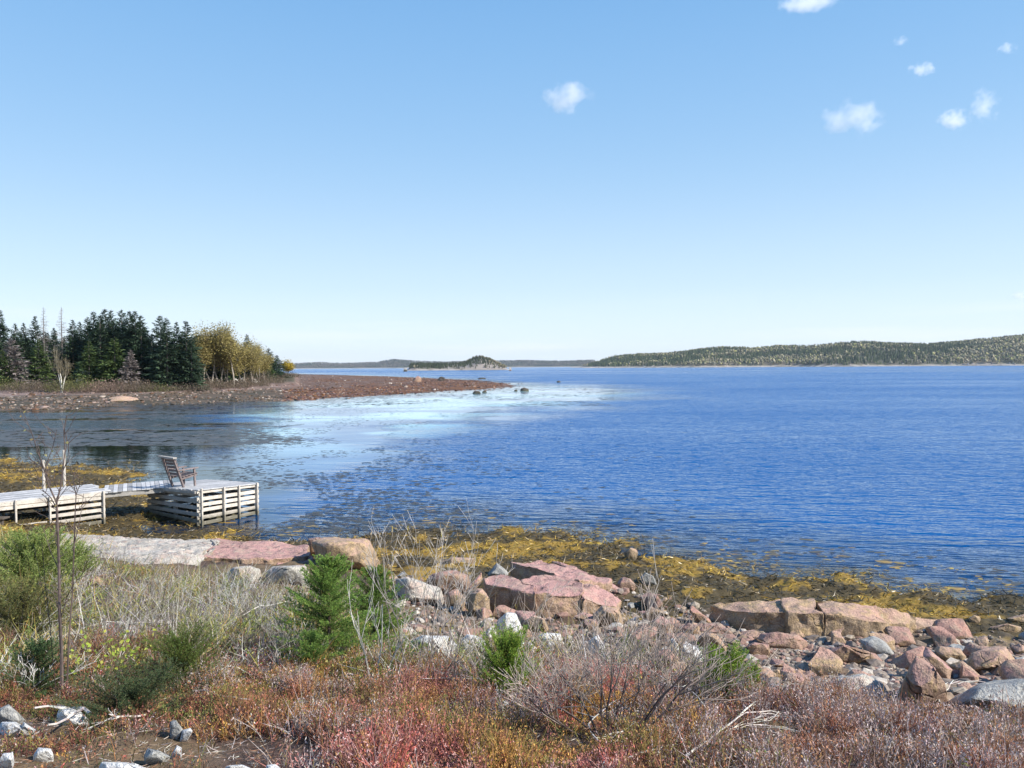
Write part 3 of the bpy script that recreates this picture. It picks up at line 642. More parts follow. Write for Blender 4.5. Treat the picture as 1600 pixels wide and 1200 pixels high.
# middle right rubble boulders
MR = [([(1012, 972), (1030, 960), (1052, 972), (1058, 985), (1040, 998), (1014, 992)], (1035, 998), .7, M_PINK, 'pink block right of the big bare bush, uppermost of its line'),
      ([(1060, 982), (1075, 972), (1092, 976), (1096, 992), (1070, 998)], (1078, 999), .6, M_RED, 'mauve rock second down the line right of the big bare bush'),
      ([(1084, 1002), (1098, 985), (1118, 988), (1128, 1004), (1140, 1016), (1106, 1018)], (1112, 1018), .7, M_TAN, 'blocky tan and pink rock above the small green juniper'),
      ([(1074, 950), (1082, 946), (1110, 968), (1114, 976), (1095, 978)], (1096, 979), .5, M_RED, 'long pink block sloping right under the seaweed'),
      ([(1165, 1010), (1178, 1002), (1202, 1006), (1205, 1020), (1175, 1024)], (1188, 1024), .5, M_RED, 'mauve stone at the left of the pebbles'),
      ([(1182, 1000), (1188, 990), (1214, 984), (1250, 992), (1262, 1002), (1258, 1018), (1200, 1018)], (1225, 1018), 1.0, M_RED, 'dark-sided wine red boulder below the left of the right ledge'),
      ([(1270, 1022), (1278, 1012), (1322, 1004), (1350, 1014), (1372, 1020), (1382, 1034), (1370, 1040), (1274, 1036)], (1330, 1040), 1.0, M_RED, 'broad low orange-pink boulder in the middle of the pebble beach'),
      ([(1342, 1000), (1366, 992), (1385, 1004), (1404, 1028), (1378, 1026), (1352, 1018)], (1374, 1028), .6, M_GREY, 'grey-brown wedge rock sloping right behind the orange-pink boulder'),
      ([(1275, 1070), (1300, 1056), (1350, 1050), (1380, 1066), (1398, 1098), (1390, 1102), (1345, 1092), (1285, 1076)], (1340, 1100), 1.2, M_PALE, 'striped pale pink slab of bedrock rising out of the gravel'),
      ([(1160, 1056), (1170, 1044), (1186, 1048), (1192, 1064), (1165, 1068)], (1178, 1070), .5, M_TAN, 'tan stone behind the small green juniper'),
      ([(1196, 1050), (1214, 1044), (1232, 1050), (1230, 1062), (1200, 1064)], (1213, 1064), .5, M_TAN, 'flat tan stone left of the striped slab'),
      ([(1190, 1076), (1198, 1062), (1218, 1066), (1230, 1080), (1222, 1100), (1194, 1098)], (1208, 1100), .5, M_GREY, 'grey stone right of the small green juniper'),
      ([(1405, 1055), (1430, 1022), (1444, 1020), (1468, 1040), (1488, 1070), (1480, 1088), (1440, 1104), (1412, 1090)], (1448, 1106), 1.3, M_RED, 'big upright split boulder with a dark left face'),
      ([(1440, 1026), (1444, 1006), (1470, 1030), (1490, 1046), (1482, 1060), (1460, 1056)], (1470, 1070), .6, M_PINK, 'pink sliver standing behind the big split boulder'),
      ([(1496, 1064), (1502, 1036), (1530, 1056), (1532, 1066)], (1512, 1070), .5, M_RED, 'pointed orange rock right of the big split boulder'),
      ([(1454, 1014), (1466, 1008), (1500, 1012), (1512, 1026), (1480, 1034)], (1484, 1036), .6, M_TAN, 'ochre-topped slab behind the pink sliver'),
      ([(1512, 1048), (1516, 1018), (1540, 1010), (1574, 1008), (1590, 1030), (1594, 1048), (1540, 1058)], (1550, 1058), 1.2, M_TAN, 'large brown rounded boulder near the right edge'),
      ([(1540, 980), (1574, 972), (1598, 980), (1590, 992), (1545, 990)], (1570, 992), .8, M_TAN, 'brown boulder in the seaweed at the right edge'),
      ([(1570, 966), (1600, 958), (1640, 966), (1640, 978), (1580, 976)], (1605, 978), .7, M_TAN, 'flat tan rock at the right edge, nearest the water'),
      ([(1590, 992), (1604, 984), (1640, 990), (1640, 1006), (1596, 1006)], (1612, 1008), .7, M_GREY, 'grey stone cut by the right edge below the brown boulder'),
      ([(1512, 966), (1522, 960), (1532, 964), (1530, 974), (1514, 975)], (1522, 976), .4, M_TAN, 'small tan stone on the weed left of the flat edge rock')]
for i, (ol, bs, dp, m_, lb) in enumerate(MR): boulder(lb, ol, bs, dp, m_, 80 + i, amp=.055)
boulder('large smooth dark grey boulder at the right edge in front of the heath', [(1478, 1100), (1492, 1074), (1530, 1060), (1600, 1050), (1660, 1052), (1680, 1100), (1600, 1112), (1500, 1112)], (1570, 1116), 1.8, M_GREY, 111, amp=.035)
ledge('long tan ledge with a vertical cracked face in front of the seaweed at right', [
  ([(1108, 944, .98), (1130, 938, 1.06), (1180, 939, 1.10), (1222, 935, 1.12), (1231, 955, 1.1), (1178, 955, 1.06), (1130, 952, .98)], .3),
  ([(1219, 934, 1.16), (1274, 934, 1.17), (1290, 956, 1.12), (1230, 955, 1.12)], .3),
  ([(1271, 935, 1.15), (1330, 941, 1.12), (1390, 951, 1.0), (1432, 961, .85), (1420, 974, .8), (1350, 968, 1.0), (1288, 958, 1.1)], .3),
  ([(1424, 962, .72), (1470, 966, .66), (1480, 976, .6), (1430, 980, .62)], .3)], M_TAN, 130, amp=.03)
# lower left white rocks and stones in the heath
LL = [([(-6, 1130), (-4, 1108), (14, 1100), (30, 1112), (34, 1126), (10, 1134)], (12, 1134), .35, M_GREY, 'rounded blue-grey stone at the left edge in the heath'),
      ([(-4, 1150), (0, 1128), (26, 1128), (40, 1136), (30, 1146), (10, 1154)], (16, 1154), .3, M_WHITE, 'white flat stone just below the blue-grey stone'),
      ([(30, 1150), (36, 1126), (56, 1140), (52, 1152)], (44, 1153), .2, M_WHITE, 'pointed white stone right of the flat white stone at left'),
      ([(266, 1150), (264, 1126), (276, 1124), (288, 1140), (280, 1154)], (275, 1156), .15, M_GREY, 'grey upright stone beside the bare soil patch'),
      ([(278, 1158), (284, 1140), (298, 1136), (302, 1142), (290, 1154)], (288, 1160), .15, M_WHITE, 'bright white stone leaning on the grey upright stone'),
      ([(224, 1182), (230, 1168), (250, 1170), (268, 1182), (258, 1192), (230, 1192)], (245, 1194), .2, M_GREY, 'mossy grey stone below the bright white stone'),
      ([(150, 1215), (158, 1190), (200, 1188), (238, 1200), (240, 1220)], (195, 1225), .25, M_WHITE, 'white flat stone at the bottom edge, left one of two'),
      ([(346, 1220), (350, 1194), (380, 1192), (394, 1200), (392, 1225)], (370, 1228), .2, M_WHITE, 'cream stone at the bottom edge below the bare soil patch'),
      ([(412, 1225), (416, 1196), (428, 1190), (442, 1202), (440, 1225)], (428, 1230), .2, M_WHITE, 'round white stone at the bottom edge right of the cream stone'),
      ([(84, 1128), (92, 1108), (110, 1106), (128, 1114), (146, 1130), (120, 1136)], (112, 1138), .25, M_WHITE, 'long white stone right of the pointed one at lower left'),
      ([(52, 1180), (60, 1168), (80, 1170), (84, 1182), (60, 1186)], (68, 1188), .12, M_WHITE, 'small white chip of stone above the bottom left corner'),
      ([(268, 1178), (276, 1164), (284, 1168), (284, 1180)], (277, 1182), .1, M_WHITE, 'tiny white stone touching the mossy grey one'),
      ([(-5, 1190), (4, 1176), (20, 1174), (22, 1188), (6, 1194)], (8, 1196), .15, M_WHITE, 'white stone in the bottom left corner'),
      ([(780, 1112), (782, 1098), (790, 1094), (796, 1100), (794, 1116)], (788, 1118), .1, M_WHITE, 'single small white stone in the red heath near the middle')]
for i, (ol, bs, dp, m_, lb) in enumerate(LL): boulder(lb, ol, bs, dp, m_, 140 + i, name='stone', cat='stone', amp=.06, sink=.04)

# small countless pebbles and rubble -> one stuff object
def stones_mesh(P, Sz, Cl, seed, flat=.6):
    rs = np.random.RandomState(seed); n = len(P)
    bm = bmesh.new(); bmesh.ops.create_icosphere(bm, subdivisions=1, radius=1); V0 = np.array([v.co[:] for v in bm.verts]); F0 = np.array([[v.index for v in f.verts] for f in bm.faces]); bm.free()
    k = len(V0); V = V0[None] * (1 + rs.uniform(-.28, .28, (n, k, 1))); V = V * np.stack([rs.uniform(.8, 1.4, n), rs.uniform(.7, 1.1, n), rs.uniform(.4, .8, n) * flat / .6], 1)[:, None]
    a = rs.uniform(0, 6.28, n); ca, sa = np.cos(a)[:, None], np.sin(a)[:, None]
    t = rs.normal(0, .3, n); ct, st_ = np.cos(t)[:, None], np.sin(t)[:, None]
    x, y, z = V[..., 0], V[..., 1], V[..., 2]; y, z = y * ct - z * st_, y * st_ + z * ct
    V = np.stack([x * ca - y * sa, x * sa + y * ca, z], -1) * Sz[:, None, None] + P[:, None]
    Fc = (F0[None] + (np.arange(n) * k)[:, None, None]).reshape(-1, 3)
    return V.reshape(-1, 3), Fc, np.repeat(Cl, k, 0)
rs = np.random.RandomState(11)
def scatter(n, px0, px1, ymin, ymax, f):
    u = rs.uniform((px0 - 800) / F, (px1 - 800) / F, n); y = np.sqrt(rs.uniform(ymin**2, ymax**2, n)); x = u * y
    z = T(x, y); k = f(x, y, z, u * F + 800) > rs.uniform(0, 1, n)
    return x[k], y[k], z[k], (u * F + 800)[k]
def pal(n, cols_, jit=.15, w_=None):
    c_ = np.array(cols_)[rs.choice(len(cols_), n, p=w_)]; return c_ * (1 + rs.uniform(-jit, jit, (n, 1))) 
pebc = [(.29, .18, .14), (.28, .21, .15), (.22, .18, .15), (.32, .27, .21), (.16, .13, .11), (.40, .36, .31), (.24, .15, .12)]
x, y, z, p = scatter(70000, 1010, 1750, 6, 17, lambda x, y, z, p: sm(z, .52, .75) * (z < 2.35) * (.25 + .75 * sm(fbm(x * 1.2, y * 1.2, 141, 3), .38, .52)) * sm(p, 1010 + (z - .5) * 60, 1090 + (z - .5) * 60))
sz = np.exp(rs.normal(math.log(.021), .5, len(x))); big = rs.uniform(0, 1, len(x)) < .05; sz[big] *= 2.6; sz = np.clip(sz, .01, .11)
V, Fc, Cl = stones_mesh(np.stack([x, y, z + sz * .25], 1), sz, pal(len(x), pebc), 5)
x, y, z, p = scatter(5000, 600, 1100, 8, 17, lambda x, y, z, p: (z > .5) * (z < 1.5) * .5)
sz = np.clip(np.exp(rs.normal(math.log(.035), .55, len(x))), .015, .14)
V2, F2, C2 = stones_mesh(np.stack([x, y, z + sz * .2], 1), sz, pal(len(x), pebc), 6)
tag(npmesh('pebbles', np.vstack([V, V2]), np.vstack([Fc, F2 + len(V)]), M_PEB, col=np.vstack([Cl, C2])), 'countless pink and grey pebbles and rubble covering the beach below the heath', 'pebbles', kind='stuff')
# stones on the far beach and spit
u = rs.uniform(-.9, -.0, 26000); ly = rs.uniform(math.log(98), math.log(420), 26000); yy = np.exp(ly); xx = u * yy; zz = T(xx, yy)
k = (rs.uniform(0, 1, len(u)) < np.where(u > -.3, .6, 1)) & (zz > .05) & (zz < 1.35) & (rs.uniform(0, 1, len(xx)) < np.where(fbm(xx / 8, yy / 12, 33, 3) > .5, .8, .25)); xx, yy, zz = xx[k], yy[k], zz[k]
sz = np.clip(np.exp(rs.normal(math.log(.15), .45, len(xx))), .07, .5)
V, Fc, Cl = stones_mesh(np.stack([xx, yy, zz + sz * .1], 1), sz, pal(len(xx), [(.26, .19, .16), (.2, .15, .12), (.14, .08, .05), (.10, .06, .035), (.32, .26, .21), (.45, .4, .35)], w_=[.24, .26, .23, .17, .07, .03]), 7)
tag(npmesh('beach_stones', V, Fc, M_PEB, col=Cl), 'countless red-brown stones strewn over the far beach and the spit', 'beach stones', kind='stuff')
# individual rocks off the spit
SP = [((820, 611), 1.9, .7, (.09, .05, .035), 'largest dark rock standing in the water off the tip of the spit'),
      ((806, 611), .7, .4, (.09, .06, .04), 'small dark rock close left of the largest rock off the spit'),
      ((745, 615), 1.6, .6, (.10, .06, .04), 'low dark rock in the water on the near side of the spit'),
      ((757, 613.5), 1.0, .45, (.11, .06, .04), 'small dark rock beside the low rock on the near side of the spit'),
      ((690, 595), 3.0, 1.4, (.10, .06, .045), 'dark rounded rock on the back of the spit, left of its tip'),
      ((652, 596), 2.8, 1.6, (.5, .42, .38), 'pale pink rock on the top of the spit'),
      ((753, 592), 3.6, .6, (.07, .05, .04), 'dark rock awash just behind the tip of the spit'),
      ((873, 597.5), 1.3, .6, (.07, .06, .05), 'tiny dark rock far out in the bright calm water'),
      ((178, 620), 0, 0, 0, '')]
for i, (b, wd, ht, cl, lb) in enumerate(SP):
    if not wd: continue
    p = W(b[0], b[1], .0); p = G(b[0], b[1], False, 60, 600) if T1(p.x, p.y) > 0 else p
    rs2 = np.random.RandomState(i); bm = bmesh.new(); bmesh.ops.create_icosphere(bm, subdivisions=3, radius=1)
    for v in bm.verts:
        q_ = np.array([v.co[:]]); f = 1 + (fbm3(q_ * 1.6 + i * 5, i, 3)[0] - .5) * .9
        v.co = Vector((v.co.x * wd * .5 * f, v.co.y * wd * .4 * f, v.co.z * ht * f))
    a_ = np.zeros((1, 3)); me = bmesh.new()
    o = bobj('shore_rock', bm, M_RED if cl[0] > .3 else M_DARKW, None, smooth=True, sharp=30); o.location = (p.x, p.y, p.z - .05); tag(o, lb, 'rock')

# loose angular rubble rocks: a few shapes, copied
def rubble_proto(seed, m):
    rd = random.Random(seed); bm = bmesh.new()
    sx, sy, sz = rd.uniform(.8, 1.3), rd.uniform(.6, .9), rd.uniform(.4, .75)
    for _ in range(11):
        v = Vector([rd.gauss(0, 1) for _ in range(3)]).normalized(); bm.verts.new((v.x * sx / 2, v.y * sy / 2, v.z * sz / 2))
    bmesh.ops.convex_hull(bm, input=bm.verts[:]); bmesh.ops.delete(bm, geom=[v for v in bm.verts if not v.link_faces], context='VERTS')
    return finish_rock(bm, 'rubble_rock', m, seed, .035, .09, bevel=.015)
rp = [rubble_proto(500 + i, (M_RED, M_TAN, M_PINK, M_TAN, M_RED, M_GREY, M_RED, M_TAN)[i]) for i in range(8)]
loose = []; rr = random.Random(9); nr_ = 0; up_ = set(); placed = []
def far_enough(x, y, s): return all((x - a)**2 + (y - b)**2 > (s * .4 + c_ * .4)**2 for a, b, c_ in placed)
big_ = [(o.location.x, o.location.y, max(o.dimensions.x, o.dimensions.y)) for o in COL.objects if o.type == 'MESH' and o.name.split('.')[0] in ('boulder', 'white_rock')]
placed += big_
tries = 0
while nr_ < 92 and tries < 6000:
    tries += 1; px = rr.uniform(1000, 1680) if nr_ < 66 else rr.uniform(600, 1080); y = rr.uniform(7, 17); x = (px - 800) / F * y; z = T1(x, y)
    zlo, zhi = (.45, 2.0) if px > 1000 else (.42, 1.25)
    if not (zlo < z < zhi): continue
    s = math.exp(rr.gauss(math.log(.42), .42)); s = min(s, .75)
    if not far_enough(x, y, s): continue
    placed.append((x, y, s)); k = nr_ % 8
    if k in up_: o = rp[k].copy(); COL.objects.link(o)
    else: o = rp[k]; up_.add(k)
    o.location = (x, y, z + s * .12); o.scale = (s, s * rr.uniform(.8, 1.2), s * rr.uniform(.8, 1.25)); o.rotation_euler = (rr.uniform(-.35, .35), rr.uniform(-.35, .35), rr.uniform(0, 6.28))
    o['cw'] = ('wine-red', 'tan', 'pink', 'tan', 'wine-red', 'grey', 'wine-red', 'tan')[k]; loose.append(o); nr_ += 1
    continue

ANCH = {'tall tan block': 'tall tan leaning block', 'pale arched': 'pale arched boulder', 'rounded pink': 'rounded pink boulder', 'small grey pyr': 'grey pyramid rock', 'squat tan rock': 'squat tan rock below the outcrop', 'brown rock at': 'brown rock at the outcrop foot',
 'tallest light': 'tallest white rock', 'broad grey-white': 'broad grey-white rock', 'tall white slab': 'tall white slab', 'pinkish white': 'pinkish white rock', 'mauve stone on': 'mauve stone on the weed', 'pink block right': 'uppermost pink block', 'mauve rock second': 'second mauve rock', 'blocky tan': 'blocky tan and pink rock', 'mauve stone at': 'mauve stone by the pebbles',
 'dark-sided': 'dark-sided red boulder', 'broad low orange': 'orange-pink boulder', 'grey-brown wedge': 'grey-brown wedge rock', 'striped pale': 'striped pink slab', 'tan stone behind': 'tan stone behind the juniper', 'big upright': 'big split boulder', 'pointed orange': 'pointed orange rock', 'large brown': 'large brown edge boulder',
 'brown boulder in': 'brown boulder in the seaweed', 'small tan stone on': 'small tan stone on the weed', 'grey stone cut': 'grey stone at the right edge', 'ochre-topped': 'ochre-topped slab'}
anc = []
for o in COL.objects:
    l_ = o.get('label', '')
    for k_, v_ in ANCH.items():
        if l_.startswith(k_): anc.append((o.location.x, o.location.y, v_))
for X0, nm_ in ((.30, 'left block of the long tan ledge'), (.42, 'middle of the long tan ledge'), (.52, 'right end of the long tan ledge')): anc.append((X0 * 13.8, 13.8, nm_))
cls_ = {}
for o in loose:
    x, y = o.location.x, o.location.y
    a_ = min(anc, key=lambda t: (t[0] - x)**2 + (t[1] - y)**2); d_ = math.hypot(a_[0] - x, a_[1] - y)
    du = (x / y - a_[0] / a_[1]) * a_[1]; dy = y - a_[1]
    rel = ('behind' if dy > 0 else 'in front of') if abs(dy) * .55 > abs(du) else ('right of' if du > 0 else 'left of')
    sw = 'small' if o.scale.x < .28 else ('mid-sized' if o.scale.x < .42 else 'large')
    cls_.setdefault((sw, o['cw'], rel, a_[2]), []).append((d_, o)); del o['cw']
for (sw, cw, rel, an_), L_ in cls_.items():
    L_.sort(key=lambda t: t[0])
    for i_, (d_, o) in enumerate(L_):
        tag(o, '%s %s loose rock %s the %s%s' % (sw, cw, rel, an_, ('', ', second nearest', ', third nearest', ', farther out', ', farthest out')[min(i_, 4)]), 'rock', 'loose rocks between the ledges and the heath')

# ================================================================ plants: blade and branch builders (numpy)
rs = np.random.RandomState(77)
def unit(v): return v / np.maximum(np.linalg.norm(v, axis=1, keepdims=True), 1e-9)
def blades(P, D, L, Wd, C, bend=.3, side=None, tipw=.25):
    """bent blades: P base, D direction, L length, Wd width -> V, F, colours (5 verts, 3 tris each)"""
    n = len(P); D = unit(D)
    if side is None: side = unit(np.cross(D, rs.normal(0, 1, (n, 3))))
    bd = rs.normal(0, 1, (n, 3)) * (L * bend)[:, None] if np.ndim(L) else rs.normal(0, 1, (n, 3)) * L * bend
    L = np.broadcast_to(L, n)[:, None]; Wd = np.broadcast_to(Wd, n)[:, None]
    m = P + D * L * .5 + bd * .25; t = P + D * L + bd
    V = np.stack([P - side * Wd * .5, P + side * Wd * .5, m - side * Wd * .45, m + side * Wd * .45, t], 1).reshape(-1, 3)
    f = np.array([[0, 1, 3], [0, 3, 2], [2, 3, 4]]); Fc = (f[None] + (np.arange(n) * 5)[:, None, None]).reshape(-1, 3)
    return V, Fc, np.repeat(C, 5, 0)
def leaves(P, D, L, Wd, C, side=None):
    """flat diamond leaves, 4 verts 2 tris"""
    n = len(P); D = unit(D); side = unit(np.cross(D, rs.normal(0, 1, (n, 3)))) if side is None else side
    L = np.broadcast_to(L, n)[:, None]; Wd = np.broadcast_to(Wd, n)[:, None]
    m = P + D * L * .45
    V = np.stack([P, m + side * Wd * .5, P + D * L, m - side * Wd * .5], 1).reshape(-1, 3)
    f = np.array([[0, 1, 2], [0, 2, 3]]); Fc = (f[None] + (np.arange(n) * 4)[:, None, None]).reshape(-1, 3)
    return V, Fc, np.repeat(C, 4, 0)
def tubes(A, B, ra, rb, C, k=4):
    """tapered prisms between A and B"""
    n = len(A); D = unit(B - A); s = unit(np.cross(D, np.array([.13, .31, .94]) + D * 0)); u = np.cross(s, D)
    an_ = np.arange(k) * 2 * np.pi / k
    ring = s[:, None] * np.cos(an_)[None, :, None] + u[:, None] * np.sin(an_)[None, :, None]
    V = np.concatenate([A[:, None] + ring * np.broadcast_to(ra, n)[:, None, None], B[:, None] + ring * np.broadcast_to(rb, n)[:, None, None]], 1).reshape(-1, 3)
    f = []
    for i in range(k): j = (i + 1) % k; f += [[i, j, k + j], [i, k + j, k + i]]
    Fc = (np.array(f)[None] + (np.arange(n) * 2 * k)[:, None, None]).reshape(-1, 3)
    return V, Fc, np.repeat(C, 2 * k, 0)
def merge(parts):
    V = []; Fc = []; C = []; o = 0
    for v, f, c_ in parts: V.append(v); Fc.append(f + o); C.append(c_); o += len(v)
    return np.vstack(V), np.vstack(Fc), np.vstack(C)
CELL = [None]
def colpick(n, cols_, jit=.2, w_=None):
    if CELL[0] is not None and len(CELL[0]) == n:
        w2 = np.ones(len(cols_)) / len(cols_) if w_ is None else np.array(w_); ci = np.clip(np.searchsorted(np.cumsum(w2), CELL[0]), 0, len(cols_) - 1)
        rnd_ = rs.uniform(0, 1, n) < .3; ci[rnd_] = rs.choice(len(cols_), int(rnd_.sum()), p=w2); c_ = np.array(cols_, float)[ci]
    else: c_ = np.array(cols_, float)[rs.choice(len(cols_), n, p=w_)]
    return np.clip(c_ * (1 + rs.uniform(-jit, jit, (n, 1)) + rs.uniform(-.06, .06, (n, 3))), 0, 1)

# keep plants off the rocks: discs (x, y, r)
ROCKS = [(o.location.x, o.location.y - (.06 if o.name[:5] == 'stone' else 0), max(o.dimensions.x, o.dimensions.y) * (.80 if o.name[:5] == 'stone' else .42)) for o in COL.objects if o.type == 'MESH' and o.name.split('.')[0] in ('boulder', 'white_rock', 'stone')]
for o in COL.objects:
    if o.name.split('.')[0] in ('granite_slab', 'rock_ledge'):
        a = np.empty(len(o.data.vertices) * 3); o.data.vertices.foreach_get('co', a); a = a.reshape(-1, 3)[::60]
        ROCKS += [(o.location.x + q_[0], o.location.y + q_[1], .14) for q_ in a]
RKA = np.array(ROCKS)
def clear(x, y, pad=.0):
    ok = np.ones(len(x), bool)
    for (a, b, r) in RKA: ok &= (x - a)**2 + (y - b)**2 > max(r + pad, .02)**2
    return ok
def pxof(x, y, z):      # photo pixel of a world point, used for nothing but culling what lies outside the frame
    return 800 + x / y * F
# ---- heath: patches of colour follow world noise
RUST, ORNG, PINKH, LAV, OLIV, BRWN, GRNH, GREYH = (.31, .125, .07), (.38, .20, .08), (.41, .18, .15), (.46, .38, .36), (.24, .20, .06), (.18, .10, .065), (.14, .17, .05), (.48, .43, .39)
def heath_col(x, y, p, n):
    a = fbm(x * .9, y * 1.4, 101, 4); b = fbm(x * 1.3 + 9, y * 2, 102, 4); c_ = fbm(x * 2.2, y * 3, 103, 3)
    right = sm(p, 950, 1250); left = sm(p, 520, 200)
    cell = _h(np.floor(x * 8 + fbm(x * 9, y * 9, 5, 2) * 1.5), np.floor(y * 5 + fbm(x * 9, y * 9, 6, 2) * 1.5), np.zeros(n), 77)
    CELL[0] = cell; out = colpick(n, [RUST, ORNG, PINKH, BRWN, OLIV], .25, [.27, .19, .12, .26, .16])
    ch_ = rs.uniform(0, 1, n)
    def put(mask, cols_, prob):
        k = mask & (ch_ < prob); CELL[0] = (cell[k] * 7.3) % 1; out[k] = colpick(int(k.sum()), cols_, .18)
    put((a > .55) & (right < .5), [PINKH, (.52, .15, .12), (.50, .31, .29)], .75)
    put((b > .58), [ORNG, (.50, .29, .08), OLIV], .7)
    put((c_ > .55), [LAV, GREYH, (.36, .26, .24)], .6)
    put(a < .40, [OLIV, GRNH, BRWN, (.2, .14, .05)], .6)
    k = right > rs.uniform(.15, 1.2, n); CELL[0] = (cell[k] * 3.3) % 1; out[k] = colpick(int(k.sum()), [LAV, (.36, .25, .22), BRWN, RUST, (.48, .39, .36), (.40, .22, .13)], .22, [.25, .22, .16, .11, .16, .10])
    k = (left > rs.uniform(.3, 1.3, n)); CELL[0] = (cell[k] * 5.3) % 1; out[k] = colpick(int(k.sum()), [BRWN, OLIV, (.14, .05, .04), GRNH, RUST, (.1, .07, .05)], .25)
    CELL[0] = None; return out
x, y, z, p = scatter(130000, -60, 1660, 3.9, 8.6, lambda x, y, z, p: (z > 2.12 + .12 * fbm(x * 2, y * 2, 7, 2) + .13 * sm(p, 1100, 1300)) * (.22 + .78 * sm(fbm(x * 2.0, y * 2.0, 111, 4), .38, .54)) * (1 - .55 * sm(p, 420, 150) * sm(y, 6.2, 5.2)) * (1 - .97 * sm(((x + 1.78) / .62)**2 + ((y - 4.72) / .36)**2 + fbm(x * 5, y * 5, 144, 3), 1.6, 1.3)))
k = clear(x, y, .02); x, y, z, p = x[k], y[k], z[k], p[k]
n = len(x); C = np.clip(heath_col(x, y, p, n) * 1.12, 0, .8); hgt = .04 + .22 * sm(fbm(x * 2.6, y * 2.6, 112, 3), .3, .7) * rs.uniform(.5, 1.3, n); hgt = hgt * (1 - .45 * sm(p, 480, 200) * sm(y, 6.4, 5.4))
D = np.stack([rs.normal(.05, .45, n), rs.normal(0, .45, n), np.ones(n)], 1)
P = np.stack([x, y, z - .015], 1)
parts = [blades(P, D, hgt, .005, C * .85, .18)]
Du = unit(D)
for j in range(5):
    f = rs.uniform(.25, 1.0, n)[:, None]; pp = P + Du * hgt[:, None] * f + rs.normal(0, .005, (n, 3))
    parts.append(leaves(pp, Du + rs.normal(0, .7, (n, 3)), rs.uniform(.012, .026, n), .007, C * rs.uniform(.8, 1.25, (n, 1))))
V, Fc, C2 = merge(parts)
tag(npmesh('heath', V, Fc, M_VEG, col=C2), 'rust red, orange and mauve heath covering the foreground', 'heath', kind='stuff')

# dead litter between the heath tufts
x, y, z, p = scatter(26000, -60, 1660, 3.9, 8.0, lambda x, y, z, p: (z > 2.1) * 1.0)
n = len(x); C = colpick(n, [(.40, .36, .32), (.22, .16, .12), (.14, .09, .065), (.55, .51, .46), (.28, .15, .09)], .2, [.2, .28, .3, .07, .15])
V, Fc, C2 = blades(np.stack([x, y, z + .006], 1), np.stack([rs.normal(0, 1, n), rs.normal(0, 1, n), rs.uniform(0, .18, n)], 1), rs.uniform(.02, .10, n), .004, C, .2)
tag(npmesh('litter', V, Fc, M_TWIG, col=C2), 'dead twigs and needles littering the dark soil between the heath', 'litter', kind='stuff')

# ---- brushwood and grass on the bank between the heath and the rocks
GG = [(.56, .53, .49), (.36, .32, .28), (.17, .13, .10), (.44, .34, .15), (.32, .30, .09), (.15, .19, .05), (.38, .19, .08)]
def bankmask(x, y, z, p):
    lim = np.interp(p, [-100, 100, 300, 480, 560, 640, 750, 900, 1060, 1120, 1200], [.55, .75, .95, 1.0, 1.0, 1.55, 1.75, 1.6, 1.5, 1.9, 2.3])
    return (z > lim + .25 * (fbm(x * 1.2, y * 1.2, 121, 3) - .5)) * (z < 2.40) * (.25 + .75 * sm(fbm(x * 1.1, y * 1.1, 122, 3), .38, .5))
x, y, z, p = scatter(78000, -80, 1230, 6.0, 21, bankmask)
k = clear(x, y, -.03) ; x, y, z, p = x[k], y[k], z[k], p[k]
n = len(x); a = fbm(x * .7, y * .7, 123, 4); b = fbm(x * 1.4, y * 1.4, 124, 3)
CELL[0] = _h(np.floor(x * 3.5 + a * 4), np.floor(y * 2.5 + b * 4), np.zeros(n), 78)
C = colpick(n, GG, .22, [.12, .14, .20, .12, .15, .18, .09])
CELL[0] = None
k = (a > .58) & (rs.uniform(0, 1, n) < .7); C[k] = colpick(int(k.sum()), [(.58, .56, .53), (.40, .38, .35), (.26, .22, .19), (.13, .10, .08)])
k = (a < .48) & (rs.uniform(0, 1, n) < .75); C[k] = colpick(int(k.sum()), [(.30, .32, .08), (.44, .36, .10), (.17, .22, .05), (.46, .27, .09), (.12, .17, .05)])
L = rs.uniform(.08, .36, n) * (.35 + 1.25 * sm(b, .3, .7))
D = np.stack([rs.normal(.1, .55, n), rs.normal(0, .55, n), rs.uniform(.4, 1.2, n)], 1)
parts = [blades(np.stack([x, y, z - .01], 1), D, L, .0075, C, .35)]
P = np.stack([x, y, z], 1)
k = rs.uniform(0, 1, n) < .55; pk = P[k] + unit(D[k]) * (L[k] * .6)[:, None]
parts.append(blades(pk, D[k] + rs.normal(0, .6, (int(k.sum()), 3)), L[k] * .5, .0045, C[k], .3))
k = (C[:, 1] > C[:, 0] * .8) & (C[:, 2] < .12); nk = int(k.sum())
for j in range(4): parts.append(leaves(P[k] + unit(D[k]) * (L[k] * rs.uniform(.3, 1, nk))[:, None], rs.normal(0, 1, (nk, 3)), .03, .014, C[k] * 1.1))
V, Fc, C2 = merge(parts)
tag(npmesh('brushwood', V, Fc, M_VEG, col=C2), 'tangled grey twigs, dry grass and low scrub on the bank', 'undergrowth', kind='stuff')

